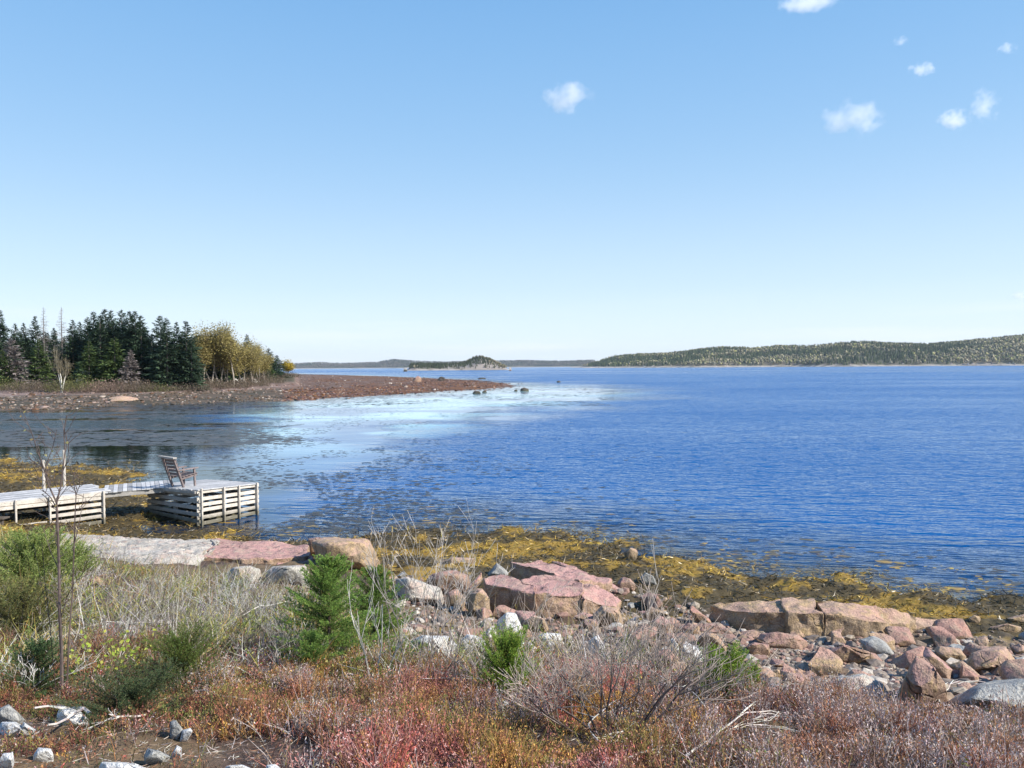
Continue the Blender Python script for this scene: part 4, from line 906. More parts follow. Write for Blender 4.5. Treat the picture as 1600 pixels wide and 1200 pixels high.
# ---- bare branching shrubs and saplings
def branch(segs, p, d, L, r, depth, rd, spread=.5, kids=(2, 3), up=.15, steps=4, wob=.12, taper=.62):
    q_ = p.copy(); dd_ = d.copy()
    pts_ = [q_.copy()]
    for i in range(steps):
        dd_ = dd_ + np.array([rd.gauss(0, wob), rd.gauss(0, wob), rd.gauss(0, wob) + up * .3]); dd_ /= np.linalg.norm(dd_)
        nq = q_ + dd_ * L / steps; r2 = r * (1 - (1 - taper) * (i + 1) / steps)
        segs.append((q_, nq, r * (1 - (1 - taper) * i / steps), r2, depth)); q_ = nq; pts_.append(q_)
    if depth > 0:
        for k_ in range(rd.randint(*kids)):
            i = rd.randint(max(1, steps // 2), steps); sdv = np.array([rd.gauss(0, 1), rd.gauss(0, 1), rd.gauss(0, .6)]); sdv /= np.linalg.norm(sdv)
            nd = dd_ * (1 - spread * .5) + sdv * spread + np.array([0, 0, up]); nd /= np.linalg.norm(nd)
            branch(segs, pts_[i], nd, L * rd.uniform(.45, .75), r * .55, depth - 1, rd, spread, kids, up, max(2, steps - 1), wob, taper)
def shrub(label, base, top, spreadpx, nst, seed, cl=(.30, .27, .24), dark=(.10, .08, .07), name='bare_shrub', cat='shrub', group=None, depth=3, r=.007, catkins=0, lean=0.0, kids=(2, 4), leafc=None, nleaf=0, spread=.5, leafl=.03):
    g_ = G(*base); tp = Pd(top[0], top[1], g_.y); H = tp.z - g_.z; rd = random.Random(seed); segs = []
    sx = spreadpx / F * g_.y
    for i in range(nst):
        f = (i + .5) / nst * 2 - 1 + rd.uniform(-.2, .2); hh_ = H * rd.uniform(.55, .95) * (1 - .25 * abs(f))
        d = np.array([f * sx * .5 + (tp.x - g_.x) * .6 + lean, rd.uniform(-.3, .3) * sx, hh_]); L_ = np.linalg.norm(d); d = d / L_
        b_ = np.array([f * sx * .12, rd.uniform(-.08, .08), -.03])
        segs.append((np.array([0, 0, -.06]), b_, r, r, depth))
        branch(segs, b_, d, L_ * .62, r * rd.uniform(.6, 1.2), depth, rd, spread, kids)
    zm = max(s[1][2] for s in segs); sc = H / zm
    A = np.array([s[0] for s in segs]) * [1, 1, sc]; B = np.array([s[1] for s in segs]) * [1, 1, sc]
    ra = np.array([s[2] for s in segs]); rb = np.array([s[3] for s in segs]); dp = np.array([s[4] for s in segs])
    t = (dp / max(depth, 1))[:, None]; C = np.array(cl) * (1 - t) + np.array(dark) * t; C = C * rs.uniform(.8, 1.2, (len(A), 1))
    root = empty(name, g_); tag(root, label, cat, group)
    V, Fc, C2 = tubes(A, B, np.maximum(ra, .0016), np.maximum(rb, .0012), C, 4); npmesh('branches', V, Fc, M_TWIG, col=C2, parent=root)
    tips = B[dp == 0]
    if catkins:
        k = rs.choice(len(tips), min(catkins, len(tips)), replace=False); tk = tips[k]
        V, Fc, C2 = blades(tk, np.tile([0, 0, -1.0], (len(tk), 1)) + rs.normal(0, .15, (len(tk), 3)), .055, .009, colpick(len(tk), [(.42, .33, .07), (.35, .28, .08)]), .05)
        for i_ in range(len(tk)): npmesh('catkin', V[i_ * 5:i_ * 5 + 5], Fc[:3], M_LEAF, col=C2[i_ * 5:i_ * 5 + 5], parent=root)
    if nleaf:
        k = rs.choice(len(tips), nleaf); tk = tips[k] + rs.normal(0, .02, (nleaf, 3))
        V, Fc, C2 = leaves(tk, rs.normal(0, 1, (nleaf, 3)), leafl, leafl * .55, colpick(nleaf, leafc)); npmesh('leaves', V, Fc, M_LEAF, col=C2, parent=root)
    return root
GS = 'bare grey shrubs on the bank'
def traced(label, stems, seed, cl, name, cat, ntw, twl, leaf=None):
    """stems: lists of (px, py, radius); first point of the first stem is the foot"""
    g_ = G(*stems[0][0][:2]); rd = random.Random(seed); segs = []; root = empty(name, g_); tag(root, label, cat)
    for si, st_ in enumerate(stems):
        dy = 0 if si == 0 else rd.uniform(-.12, .12); pts = []
        for i, (a_, b_, r_) in enumerate(st_):
            p_ = Pd(a_, b_, g_.y) - g_; pts.append((np.array([p_.x + rd.uniform(-.004, .004), dy * i / max(1, len(st_) - 1), p_.z]), r_))
        if si == 0: pts[0][0][2] -= .06
        for (p0, r0), (p1, r1) in zip(pts[:-1], pts[1:]):
            segs.append((p0, p1, r0, r1, 1))
            for _ in range(ntw if p0[2] > .5 else 1):
                t = rd.uniform(0, 1); q0 = p0 * (1 - t) + p1 * t; dv = (p1 - p0) / np.linalg.norm(p1 - p0) * .8 + np.array([rd.gauss(0, .6), rd.gauss(0, .6), rd.uniform(-.1, .4)])
                branch(segs, q0, dv / np.linalg.norm(dv), twl * rd.uniform(.5, 1.2), .0028, 1, rd, .5, (1, 3), .1, 3)
    A = np.array([s_[0] for s_ in segs]); B = np.array([s_[1] for s_ in segs]); C = np.tile(np.array(cl), (len(A), 1)) * rs.uniform(.75, 1.3, (len(A), 1))
    V, Fc, C2 = tubes(A, B, np.maximum([s_[2] for s_ in segs], .0018), np.maximum([s_[3] for s_ in segs], .0014), C, 5); npmesh('branches', V, Fc, M_TWIG, col=C2, parent=root)
    if leaf:
        tk = B[rs.choice(len(B), leaf)]; V, Fc, C2 = leaves(tk, rs.normal(0, 1, (leaf, 3)), .03, .018, colpick(leaf, [(.46, .40, .16), (.30, .22, .10)])); npmesh('leaves', V, Fc, M_LEAF, col=C2, parent=root)
traced('tall thin dark-stemmed bare sapling in front of the dock', [
  [(97, 1090, .015), (96, 1020, .013), (93, 950, .012), (92, 880, .011), (90, 830, .010), (89, 785, .0085)],
  [(89, 785, .0075), (79, 757, .006), (72, 728, .005), (66, 700, .004), (60, 672, .003), (54, 655, .0022)],
  [(89, 785, .008), (96, 760, .0065), (99, 735, .0055), (104, 704, .0045), (103, 676, .0035), (109, 648, .0022)],
  [(91, 800, .005), (76, 778, .004), (62, 768, .003), (50, 745, .0022)], [(72, 728, .004), (80, 700, .003), (84, 672, .002)],
  [(99, 735, .004), (112, 716, .003), (120, 690, .002)], [(95, 965, .004), (110, 930, .003), (124, 905, .002)], [(92, 890, .004), (74, 866, .003), (60, 842, .002)], [(79, 757, .004), (64, 735, .003), (40, 712, .002)]],
  3, (.10, .075, .068), 'bare_sapling', 'sapling', 2, .16, 40)
traced('shorter dark bare sapling forking close to the right of the tallest one', [
  [(104, 1086, .008), (108, 1000, .007), (113, 930, .006), (116, 860, .0055), (118, 800, .0045), (119, 775, .004), (114, 752, .003), (116, 735, .002)],
  [(119, 775, .0035), (126, 758, .0028), (124, 738, .002)], [(116, 850, .004), (126, 812, .003), (134, 770, .002)]], 4, (.12, .09, .08), 'bare_sapling', 'sapling', 2, .12)
shrub('thin straight dark twig left of the tallest sapling', (83, 1090), (84, 850), 24, 1, 9, cl=(.14, .11, .1), dark=(.06, .04, .04), name='bare_sapling', cat='sapling', depth=1, r=.006, kids=(1, 3), spread=.25)
shrub('white bleached dead shrub at the left edge above the blue-grey stone', (20, 1085), (40, 975), 190, 7, 5, cl=(.62, .59, .55), dark=(.5, .47, .42), name='dead_shrub', cat='dead shrub', depth=3, r=.006)
shrub('big many-stemmed bare bush in front of the main outcrop', (955, 1150), (950, 880), 330, 13, 21, cl=(.42, .34, .28), dark=(.10, .075, .07), group=GS, depth=3, r=.009, kids=(3, 5))
shrub('single tall pale shoot rising out of the big bare bush', (960, 1120), (962, 850), 60, 2, 22, cl=(.42, .38, .34), dark=(.25, .2, .18), group=GS, depth=2, r=.005, kids=(2, 4))
shrub('tall pale-stemmed bare shrub right of the small spruces, reaching the water', (655, 1075), (678, 778), 150, 6, 23, cl=(.48, .44, .40), dark=(.20, .17, .15), group=GS, depth=3, r=.006, kids=(2, 4), catkins=12)
shrub('bare shrub with long shoots leaning right across the white rocks', (690, 1070), (770, 830), 190, 6, 24, cl=(.46, .42, .38), dark=(.18, .15, .13), group=GS, depth=3, r=.0055, kids=(2, 3), catkins=10)
shrub('pale crooked stem standing in front of the second small spruce', (590, 1070), (578, 880), 80, 3, 25, cl=(.55, .52, .46), dark=(.42, .40, .35), group=GS, depth=2, r=.006)
shrub('low grey bush filling the gap between the green juniper and the big bush', (870, 1110), (870, 985), 180, 12, 26, cl=(.36, .33, .29), dark=(.18, .16, .13), group=GS, depth=2, r=.004, catkins=14)
shrub('grey brown bush at the right side of the big bare bush', (1060, 1130), (1050, 965), 170, 10, 27, cl=(.33, .28, .25), dark=(.16, .13, .12), group=GS, depth=3, r=.0045)
shrub('sparse grey bush with yellow catkins left of the green juniper', (730, 1080), (735, 950), 150, 10, 28, cl=(.40, .36, .32), dark=(.2, .17, .15), group=GS, depth=2, r=.0035, catkins=16)
shrub('low grey bush between the green spruce and the pink slab', (395, 985), (400, 890), 190, 16, 29, cl=(.45, .43, .40), dark=(.28, .26, .23), group=GS, depth=3, r=.005)
shrub('brown thin-stemmed bush in front of the long pale slab', (240, 1000), (245, 860), 190, 14, 30, cl=(.30, .27, .23), dark=(.18, .15, .12), group=GS, depth=2, r=.0045)
shrub('loose olive bush just left of the small green spruce', (330, 1030), (335, 905), 180, 13, 31, cl=(.24, .22, .14), dark=(.14, .12, .08), group=GS, depth=3, r=.0045, catkins=14)
shrub('grey bush left of the small green spruce on the bank crest', (440, 1035), (440, 935), 120, 10, 32, cl=(.36, .34, .30), dark=(.18, .16, .13), group=GS, depth=3, r=.004, catkins=8)
shrub('dry grey bush at the left edge below the green juniper clump', (60, 985), (60, 895), 190, 12, 33, cl=(.38, .36, .32), dark=(.22, .2, .16), group=GS, depth=3, r=.0045)
shrub('young shrub with yellow-green leaves near the bare saplings', (165, 1075), (165, 985), 130, 8, 34, cl=(.2, .17, .1), dark=(.1, .07, .05), name='leafy_shrub', depth=2, r=.004, leafc=[(.36, .42, .05), (.26, .34, .05), (.42, .44, .09)], nleaf=110, leafl=.05)
shrub('short twiggy shrub with yellow-green leaf tufts in front of the brown bush', (205, 1050), (205, 985), 60, 6, 35, cl=(.2, .17, .1), dark=(.1, .07, .05), name='leafy_shrub', depth=2, r=.004, leafc=[(.5, .52, .08), (.38, .44, .06)], nleaf=60, leafl=.045)
shrub('tiny seedling with bright yellow-green leaves at the bottom edge, right', (1500, 1210), (1500, 1186), 40, 4, 36, cl=(.3, .34, .08), dark=(.2, .2, .05), name='leafy_shrub', depth=1, r=.003, leafc=[(.55, .62, .09), (.45, .52, .07)], nleaf=16, leafl=.05)
# bleached branches lying on the heath
def deadbranch(label, p0, p1, seed, r=.008, depth=3):
    a = G(*p0); b = G(*p1); rd = random.Random(seed); segs = []
    d = np.array([b.x - a.x, b.y - a.y, b.z - a.z + .10]); L_ = np.linalg.norm(d)
    branch(segs, np.array([0, 0, .03]), d / L_, L_, r, depth, rd, .45, (2, 4), .03, 7, .13)
    A = np.array([s[0] for s in segs]); B = np.array([s[1] for s in segs])
    for M_ in (A, B):
        zt = T(M_[:, 0] + a.x, M_[:, 1] + a.y) - a.z; M_[:, 2] = zt + .05 + np.clip(M_[:, 2] - zt, -.05, .5) * .3
    V, Fc, C2 = tubes(A, B, np.array([max(s[2], .0022) for s in segs]), np.array([max(s[3], .0016) for s in segs]), colpick(len(A), [(.62, .58, .52), (.5, .46, .41)], .1), 5)
    o = npmesh('dead_branch', V, Fc, M_TWIG, col=C2); o.location = a; return tag(o, label, 'branch', 'bleached dead branches on the heath')
deadbranch('long forked bleached branch at the bottom right of the big bare bush', (1070, 1195), (1172, 1120), 1, .009)
deadbranch('pale curved branch arching below the big bare bush', (975, 1200), (1060, 1140), 2, .007)
deadbranch('thin pale branch running left from under the big bare bush', (935, 1170), (860, 1080), 3, .006)
deadbranch('short pale branch lying by the bare soil patch', (228, 1132), (160, 1146), 4, .007, 2)
deadbranch('bleached forked stick in the red heath, lower left of centre', (392, 1104), (350, 1098), 5, .005, 2)
deadbranch('long pale stick at the left edge leaning up to the right', (-6, 1068), (62, 985), 6, .010, 3)
deadbranch('white driftwood piece right of the pointed white stone', (90, 1110), (146, 1140), 7, .018, 1)
deadbranch('thin bleached stick beside the large dark grey boulder', (1468, 1108), (1496, 1094), 8, .006, 1)
deadbranch('pale stick lying level left of the small green spruce', (380, 965), (475, 950), 9, .009, 2)

# ---- evergreen builder (near, with needles)
def near_conifer(label, base, top, wpx, seed, cl, name='small_spruce', cat='spruce', nb=150, bushy=0.0, needle=.018, group=None, nn=26, thin=.0022, tex=1.0):
    g_ = G(*base); H = Pd(top[0], top[1], g_.y).z - g_.z; Rr = wpx / F * g_.y / 2 * 1.35; rd = np.random.RandomState(seed)
    root = empty(name, g_); tag(root, label, cat, group)
    V, Fc, C = tubes(np.array([[0, 0, -.05]]), np.array([[0, 0, H * .97]]), np.array([.018 * H + .006]), np.array([.003]), np.array([[.10, .07, .05]]), 7); npmesh('trunk', V, Fc, M_BARK, col=C, parent=root)
    P0 = []; D0 = []; L0 = []; CC = []
    for i in range(nb):
        f = (i + rd.uniform(0, 1)) / nb; f = f**.9; zb = H * (.04 + .93 * f); a = rd.uniform(0, 6.283)
        Lb = (Rr * (1 - f)**(.75 - .3 * bushy) + .03) * rd.uniform(.72, 1.12)
        elv = .15 + .75 * f + .5 * bushy; d = np.array([math.cos(a) * math.cos(elv), math.sin(a) * math.cos(elv), math.sin(elv)])
        Lb = Lb / max(math.cos(elv), .45) * (1 - .42 * min(bushy, 1))
        ntw = int(5 + Lb * 26); s = np.array([0, 0, zb - Lb * .15])
        for j in range(ntw):
            t = (j + .6) / ntw; p_ = s + d * Lb * t - np.array([0, 0, .18 * Lb * t * (1 - t)])
            tl = (.035 + .15 * Lb) * (1.15 - .7 * t)
            lat = np.cross(d, [0, 0, 1]) * (1 if j % 2 else -1); td = d * .8 + lat * .8 * rd.uniform(.5, 1.2) + np.array([0, 0, rd.uniform(-.1, .25)])
            P0.append(p_); D0.append(td / np.linalg.norm(td)); L0.append(tl); CC.append(.75 + .5 * t + rd.uniform(-.15, .15))  # crown shade baked into the colour: darker inside, lighter towards the tips
    P0 = np.array(P0); D0 = np.array(D0); L0 = np.array(L0); CC = np.array(CC); n = len(P0)
    parts = [blades(P0, D0, L0, .004, np.tile([.12, .085, .04], (n, 1)), .05)]
    idx = np.repeat(np.arange(n), nn); m = len(idx); t = rd.uniform(.0, 1.0, m)
    P = P0[idx] + D0[idx] * (L0[idx] * t)[:, None]; D = D0[idx] * .7 + unit(rd.normal(0, 1, (m, 3))) * .75
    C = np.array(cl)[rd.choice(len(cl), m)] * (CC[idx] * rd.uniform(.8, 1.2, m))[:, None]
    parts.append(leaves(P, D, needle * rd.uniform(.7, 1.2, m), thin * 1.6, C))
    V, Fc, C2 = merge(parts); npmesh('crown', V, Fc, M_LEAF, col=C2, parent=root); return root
SG = [(.14, .25, .05), (.20, .32, .06), (.09, .18, .04), (.28, .38, .09)]
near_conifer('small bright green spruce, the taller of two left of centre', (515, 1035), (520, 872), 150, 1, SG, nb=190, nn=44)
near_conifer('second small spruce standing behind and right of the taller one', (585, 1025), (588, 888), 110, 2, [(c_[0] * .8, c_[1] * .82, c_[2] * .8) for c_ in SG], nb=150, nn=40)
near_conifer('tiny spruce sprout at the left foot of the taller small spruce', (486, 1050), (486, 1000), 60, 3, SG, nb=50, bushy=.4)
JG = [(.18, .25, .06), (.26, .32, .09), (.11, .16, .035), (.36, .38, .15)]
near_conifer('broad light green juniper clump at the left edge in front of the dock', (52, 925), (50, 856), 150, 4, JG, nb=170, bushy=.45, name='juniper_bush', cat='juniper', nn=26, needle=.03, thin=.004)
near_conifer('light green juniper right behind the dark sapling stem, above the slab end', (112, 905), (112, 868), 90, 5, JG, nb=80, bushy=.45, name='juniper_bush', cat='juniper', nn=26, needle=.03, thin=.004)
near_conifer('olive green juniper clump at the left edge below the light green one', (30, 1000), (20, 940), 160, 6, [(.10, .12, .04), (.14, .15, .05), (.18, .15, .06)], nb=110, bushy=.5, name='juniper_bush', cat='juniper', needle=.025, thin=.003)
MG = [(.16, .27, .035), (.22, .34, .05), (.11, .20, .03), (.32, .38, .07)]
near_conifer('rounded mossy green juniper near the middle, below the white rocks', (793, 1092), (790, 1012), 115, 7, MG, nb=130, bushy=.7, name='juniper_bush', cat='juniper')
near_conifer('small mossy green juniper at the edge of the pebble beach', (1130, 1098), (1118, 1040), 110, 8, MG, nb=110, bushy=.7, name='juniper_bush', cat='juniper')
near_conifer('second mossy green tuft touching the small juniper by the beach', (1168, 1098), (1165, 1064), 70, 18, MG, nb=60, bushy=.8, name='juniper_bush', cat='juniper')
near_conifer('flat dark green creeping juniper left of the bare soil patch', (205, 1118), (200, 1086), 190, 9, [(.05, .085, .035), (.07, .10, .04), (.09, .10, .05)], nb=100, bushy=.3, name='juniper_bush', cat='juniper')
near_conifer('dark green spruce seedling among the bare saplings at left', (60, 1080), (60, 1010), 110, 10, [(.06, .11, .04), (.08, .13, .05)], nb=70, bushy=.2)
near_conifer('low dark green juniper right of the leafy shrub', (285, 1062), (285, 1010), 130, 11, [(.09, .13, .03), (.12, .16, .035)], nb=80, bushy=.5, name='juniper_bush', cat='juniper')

# ---- rockweed fronds on the shore, weed floating in the water
x, y, z, p = scatter(150000, -120, 1700, 12.5, 46, lambda x, y, z, p: (z > -.12) * (z < .50) * np.clip(30 / y - .3, .3, 1))
k = clear(x, y, .0); x, y, z = x[k], y[k], z[k]; n = len(x)
a = fbm(x * .8, y * .8, 61, 4) + (fbm(x * 4, y * 4, 62, 3) - .5) * .35
a = a + (fbm(x * 4, y * 4, 62, 3) - .5) * .15; yel = rs.uniform(-.03, .03, n) + a > .56
C = np.where(yel[:, None], colpick(n, [(.36, .235, .035), (.27, .175, .03), (.43, .30, .05), (.15, .10, .03)], .25), colpick(n, [(.08, .06, .026), (.11, .08, .03), (.04, .032, .018), (.18, .12, .035)], .3))
D = np.stack([rs.normal(0, 1, n), rs.normal(-.2, 1, n), rs.uniform(-.1, .45, n)], 1)
V, Fc, C2 = blades(np.stack([x, y, z + .01], 1), D, rs.uniform(.08, .22, n) * (y / 20)**.3, .022 * (y / 20)**.4, C, .25)
V[:, 2] = np.maximum(V[:, 2], .005)
tag(npmesh('rockweed', V, Fc, M_WEED, col=C2), 'yellow and dark brown seaweed heaped along the tide line', 'seaweed', kind='stuff')
def floating(n, f, seed, smin, smax, cols_, yb=(17, 140), pr=(-100, 1700)):
    ly = rs.uniform(math.log(yb[0]), math.log(yb[1]), n); yy = np.exp(ly); u = rs.uniform((pr[0] - 800) / F, (pr[1] - 800) / F, n); xx = u * yy
    k = (T(xx, yy, False) < -.02) & (rs.uniform(0, 1, n) < f(xx, yy, u * F + 800)); xx, yy = xx[k], yy[k]; n = len(xx)
    s = np.exp(rs.uniform(math.log(smin), math.log(smax), n)); m = 8; a = rs.uniform(0, 6.28, (n, 1)) + np.arange(m)[None] * 6.283 / m
    r = s[:, None] * rs.uniform(.45, 1.1, (n, m)); el_ = rs.uniform(.4, 1.0, (n, 1)); ro = rs.normal(0, .35, (n, 1))
    px_ = r * np.cos(a) * 1.3; py_ = r * np.sin(a) * el_; X_ = px_ * np.cos(ro) - py_ * np.sin(ro); Y_ = px_ * np.sin(ro) + py_ * np.cos(ro)
    hz = np.minimum(.006 + s * .03, .018)
    V = np.concatenate([np.stack([xx, yy, hz], 1)[:, None], np.stack([xx[:, None] + X_, yy[:, None] + Y_, np.full((n, m), .002)], 2)], 1).reshape(-1, 3)
    fc = np.array([[0, 1 + i, 1 + (i + 1) % m] for i in range(m)]); Fc = (fc[None] + (np.arange(n) * (m + 1))[:, None, None]).reshape(-1, 3)
    return V, Fc, np.repeat(colpick(n, cols_, .25), m + 1, 0)
dk = [(.05, .042, .03), (.07, .055, .03), (.035, .035, .03), (.10, .075, .03)]
f1 = lambda x, y, p: sm(p, 1250, 350) * sm(fbm(x / 3.2, y / 4.5, 131, 4), .44, .56) * (.25 + .75 * sm(p, 900, 600))
pt = [floating(24000, f1, 1, .04, .20, [(.03, .027, .02), (.045, .035, .022), (.06, .045, .025)], (24, 120), (180, 1100))]
shore = lambda x, y: -T(x, y, False)
f2 = lambda x, y, p: sm(shore(x, y), .42, .05) * sm(fbm(x / 1.1, y / 1.1, 133, 4), .45, .58)
pt.append(floating(15000, f2, 2, .04, .20, dk + [(.25, .16, .03)], (14, 45), (-50, 1700)))
f3 = lambda x, y, p: sm(p + 260 * (fbm(x / 14, y / 5, 139, 3) - .5), 480, 360) * sm(fbm(x / 10, y / 6, 134, 4), .47, .55)
pt.append(floating(16000, f3, 3, .10, .55, [(.06, .05, .035), (.08, .065, .045), (.045, .04, .03)], (52, 118), (-150, 470)))
f4 = lambda x, y, p: sm(fbm(x / 8, y / 12, 135, 3), .42, .55)
f5 = lambda x, y, p: sm(shore(x, y), .30, .03) * sm(fbm(x / 1.6, y / 1.2, 136, 4), .50, .58)
f6 = lambda x, y, p: (p < 800) * 1.0
pt.append(floating(9000, f5, 5, .03, .11, [(.30, .20, .03), (.16, .11, .03), (.07, .055, .025), (.36, .25, .04)], (14, 34), (380, 1700)))
pt.append(floating(5000, f4, 4, .12, .6, dk, (100, 205), (420, 960)))
V, Fc, C2 = merge(pt)
tag(npmesh('floating_weed', V, Fc, M_WEED, col=C2), 'scattered dark clumps of seaweed floating on the calm water', 'floating seaweed', kind='stuff')

# ================================================================ far trees
def far_spruce(H, seed, cl=(.045, .075, .042), dead=0.0, broad=.30, name='spruce'):
    rd = np.random.RandomState(seed); A = []; B = []; P = []; D = []; L = []; Wd = []
    nw = int(26 + H * 1.6); z0 = .06 if not dead else .02
    for i in range(nw):
        f = i / nw; z = H * (z0 + (.98 - z0) * f); Rb = H * broad * (1 - f)**.8 * (.55 + .45 * rd.uniform(.3, 1)) + .12
        nb = 7 if f < .8 else 5
        for j in range(nb):
            if rd.uniform() < .13 + .3 * (f < .15): continue
            a = rd.uniform(0, 6.283); Lb = Rb * rd.uniform(.6, 1.15); d = np.array([math.cos(a), math.sin(a), -.28 + .55 * f + rd.uniform(-.1, .12)])
            P.append([0, 0, z]); D.append(d); L.append(Lb)
    P = np.array(P, float); D = unit(np.array(D)); L = np.array(L); n = len(P)
    cl = np.array(cl); pts = []
    if not dead:
        k = 5
        idx = np.repeat(np.arange(n), k); t = np.tile(np.linspace(.22, .92, k), n); m = len(idx)
        pp = P[idx] + D[idx] * (L[idx] * t)[:, None] + rd.normal(0, .04, (m, 3)) * L[idx][:, None]; pp[:, 2] -= .06 * L[idx] * t**2
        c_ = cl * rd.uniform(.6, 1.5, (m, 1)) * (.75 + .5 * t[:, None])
        lat = np.cross(D[idx], [0, 0, 1.0]) * rd.choice([-1, 1], m)[:, None]
        dd_ = D[idx] + lat * rd.uniform(.1, .9, m)[:, None] + rd.normal(0, .12, (m, 3)); sdv = unit(np.cross(dd_, np.array([0, 0, 1.0]) + rd.normal(0, .35, (m, 3))))
        pts.append(leaves(pp, dd_, (.34 * L[idx] + .25), .11 * L[idx] + .12, c_, sdv))
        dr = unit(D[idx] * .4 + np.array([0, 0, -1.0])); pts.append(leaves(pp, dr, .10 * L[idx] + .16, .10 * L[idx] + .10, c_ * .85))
    pts.append(blades(P, D, L * (.95 if dead else .8), .06 if not dead else .05, np.tile(np.array([.16, .14, .13]) if dead else cl * 1.2, (n, 1)), .06))
    if dead:
        idx = np.repeat(np.arange(n), 4); m = len(idx); t = rd.uniform(.3, 1, m); pp = P[idx] + D[idx] * (L[idx] * t)[:, None]
        pts.append(blades(pp, D[idx] + rd.normal(0, .6, (m, 3)), .25 * L[idx] + .1, .035, np.tile(np.array([.34, .31, .30]), (m, 1)) * rd.uniform(.7, 1.3, (m, 1)), .1))
    cm_ = merge(pts)
    tm = tubes(np.array([[0, 0, -.5]]), np.array([[0, 0, H * .99]]), np.array([.012 * H + .03]), np.array([.02]), np.array([[.15, .13, .12]]), 7)
    root = empty(name)
    npmesh('crown', *cm_[:2], M_BARK if dead else M_LEAF, col=cm_[2], parent=root); npmesh('trunk', *tm[:2], M_BARK, col=tm[2], parent=root)
    return root
def far_broad(H, seed, cl, trunk=(.42, .38, .33), nst=1, crown=(.35, 1.0, .3), nleaf=5200, lsz=.26, name='aspen', tw=(.22, .18, .13), rr=.012):
    rd = random.Random(seed); rn = np.random.RandomState(seed); segs = []
    for i in range(nst):
        f = (i - (nst - 1) / 2); d = np.array([f * .28 + rd.uniform(-.08, .08), rd.uniform(-.15, .15), 1.0]); d /= np.linalg.norm(d)
        branch(segs, np.array([f * .1, 0, -.3]), d, H * rd.uniform(.72, .85), rr * H, 3, rd, .42, (4, 6), .35, 7, .05, .35)
    A = np.array([s[0] for s in segs]); B = np.array([s[1] for s in segs]); dp = np.array([s[4] for s in segs])
    sc = H / B[:, 2].max(); A = A * sc; B = B * sc
    tk = dp == 3; root = empty(name)
    c_ = np.tile(np.array(trunk), (int(tk.sum()), 1)); V, Fc, C = tubes(A[tk], B[tk], np.array([s[2] for s in segs])[tk], np.array([s[3] for s in segs])[tk], c_, 6); npmesh('trunk', V, Fc, M_BARK, col=C, parent=root)
    c_ = np.tile(np.array(tw), (int((~tk).sum()), 1)); parts = [tubes(A[~tk], B[~tk], np.maximum(np.array([s[2] for s in segs])[~tk] * .7, .012), np.maximum(np.array([s[3] for s in segs])[~tk] * .6, .01), c_, 3)]
    if nleaf:
        tips = B[(dp <= 1) & (B[:, 2] > H * crown[0])]
        k = rn.choice(len(tips), nleaf); pp = tips[k] + rn.normal(0, H * .045, (nleaf, 3))
        cc_ = np.array(cl)[rn.choice(len(cl), nleaf)] * rn.uniform(.7, 1.25, (nleaf, 1))
        parts.append(leaves(pp, rn.normal(0, 1, (nleaf, 3)), lsz * rn.uniform(.6, 1.3, nleaf), lsz * .7, cc_))
    V, Fc, C = merge(parts); npmesh('crown', V, Fc, M_LEAF, col=C, parent=root); return root
def far_bush(H, Wd, seed, cl, name='bush', nleaf=1500, lsz=.16):
    rn = np.random.RandomState(seed); a = rn.uniform(0, 6.283, nleaf); rr_ = np.sqrt(rn.uniform(0, 1, nleaf)) * Wd / 2; top = H * (1 - (rr_ / (Wd / 2))**2 * .7) * (.7 + .5 * fbm(np.cos(a) * 2 + seed, np.sin(a) * rr_, seed, 3))
    pp = np.stack([np.cos(a) * rr_, np.sin(a) * rr_, top * rn.uniform(.1, 1, nleaf)**.6], 1)
    cc_ = np.array(cl)[rn.choice(len(cl), nleaf)] * rn.uniform(.7, 1.3, (nleaf, 1))
    k = nleaf // 2
    D = np.stack([rn.normal(0, .4, nleaf), rn.normal(0, .4, nleaf), np.ones(nleaf)], 1)
    parts = [leaves(pp[:k], D[:k] + rn.normal(0, .7, (k, 3)), lsz * 1.5, lsz, cc_[:k]), blades(pp[k:] * [1, 1, .4], D[k:], H * .5, .03, cc_[k:] * .9, .15)]
    V, Fc, C = merge(parts); return npmesh(name, V, Fc, M_LEAF, col=C)
protoS = [far_spruce(15, i) for i in range(5)]; protoG = [far_spruce(13, 20 + i, cl=(.085, .125, .04), broad=.36) for i in range(2)]
protoD = [far_spruce(13, 30 + i, dead=1, broad=.17, name='dead_spruce') for i in range(2)]; protoR = [far_spruce(12, 34, cl=(.22, .19, .18), broad=.34, name='grey_spruce')]
AC = [(.34, .28, .09), (.40, .33, .12), (.27, .23, .08), (.22, .18, .08)]
protoA = [far_broad(14, 40 + i, AC, crown=(.24, 1, .3), nst=2, trunk=(.34, .30, .25), nleaf=6500) for i in range(3)]
for pr_ in protoS + protoG + protoD + protoR + protoA: pr_['proto'] = 1
used_p = set()
def plant(pr_, base, top, label, cat, group=None, wide=1.0, dist=None, H0=None):
    """base, top in photo pixels; dist: forward distance, else where the pixel meets the land"""
    if dist is not None: dist = dist * .86
    if 1:
        r_ = ray(base[0], base[1]) * dist; g_ = Vector((r_[0], dist, T1(r_[0], dist)))
    H = Pd(top[0], top[1], g_.y).z - g_.z
    if id(pr_) in used_p: o = copy_tree(pr_)
    else: o = pr_; used_p.add(id(pr_))
    s = H / H0; o.location = g_; o.scale = (s * wide, s * wide, s); o.rotation_euler = (0, 0, rs.uniform(0, 6.28)); 
    if 'proto' in o: del o['proto']
    tag(o, label, cat, group); return o
GW = 'spruces of the shore wood'
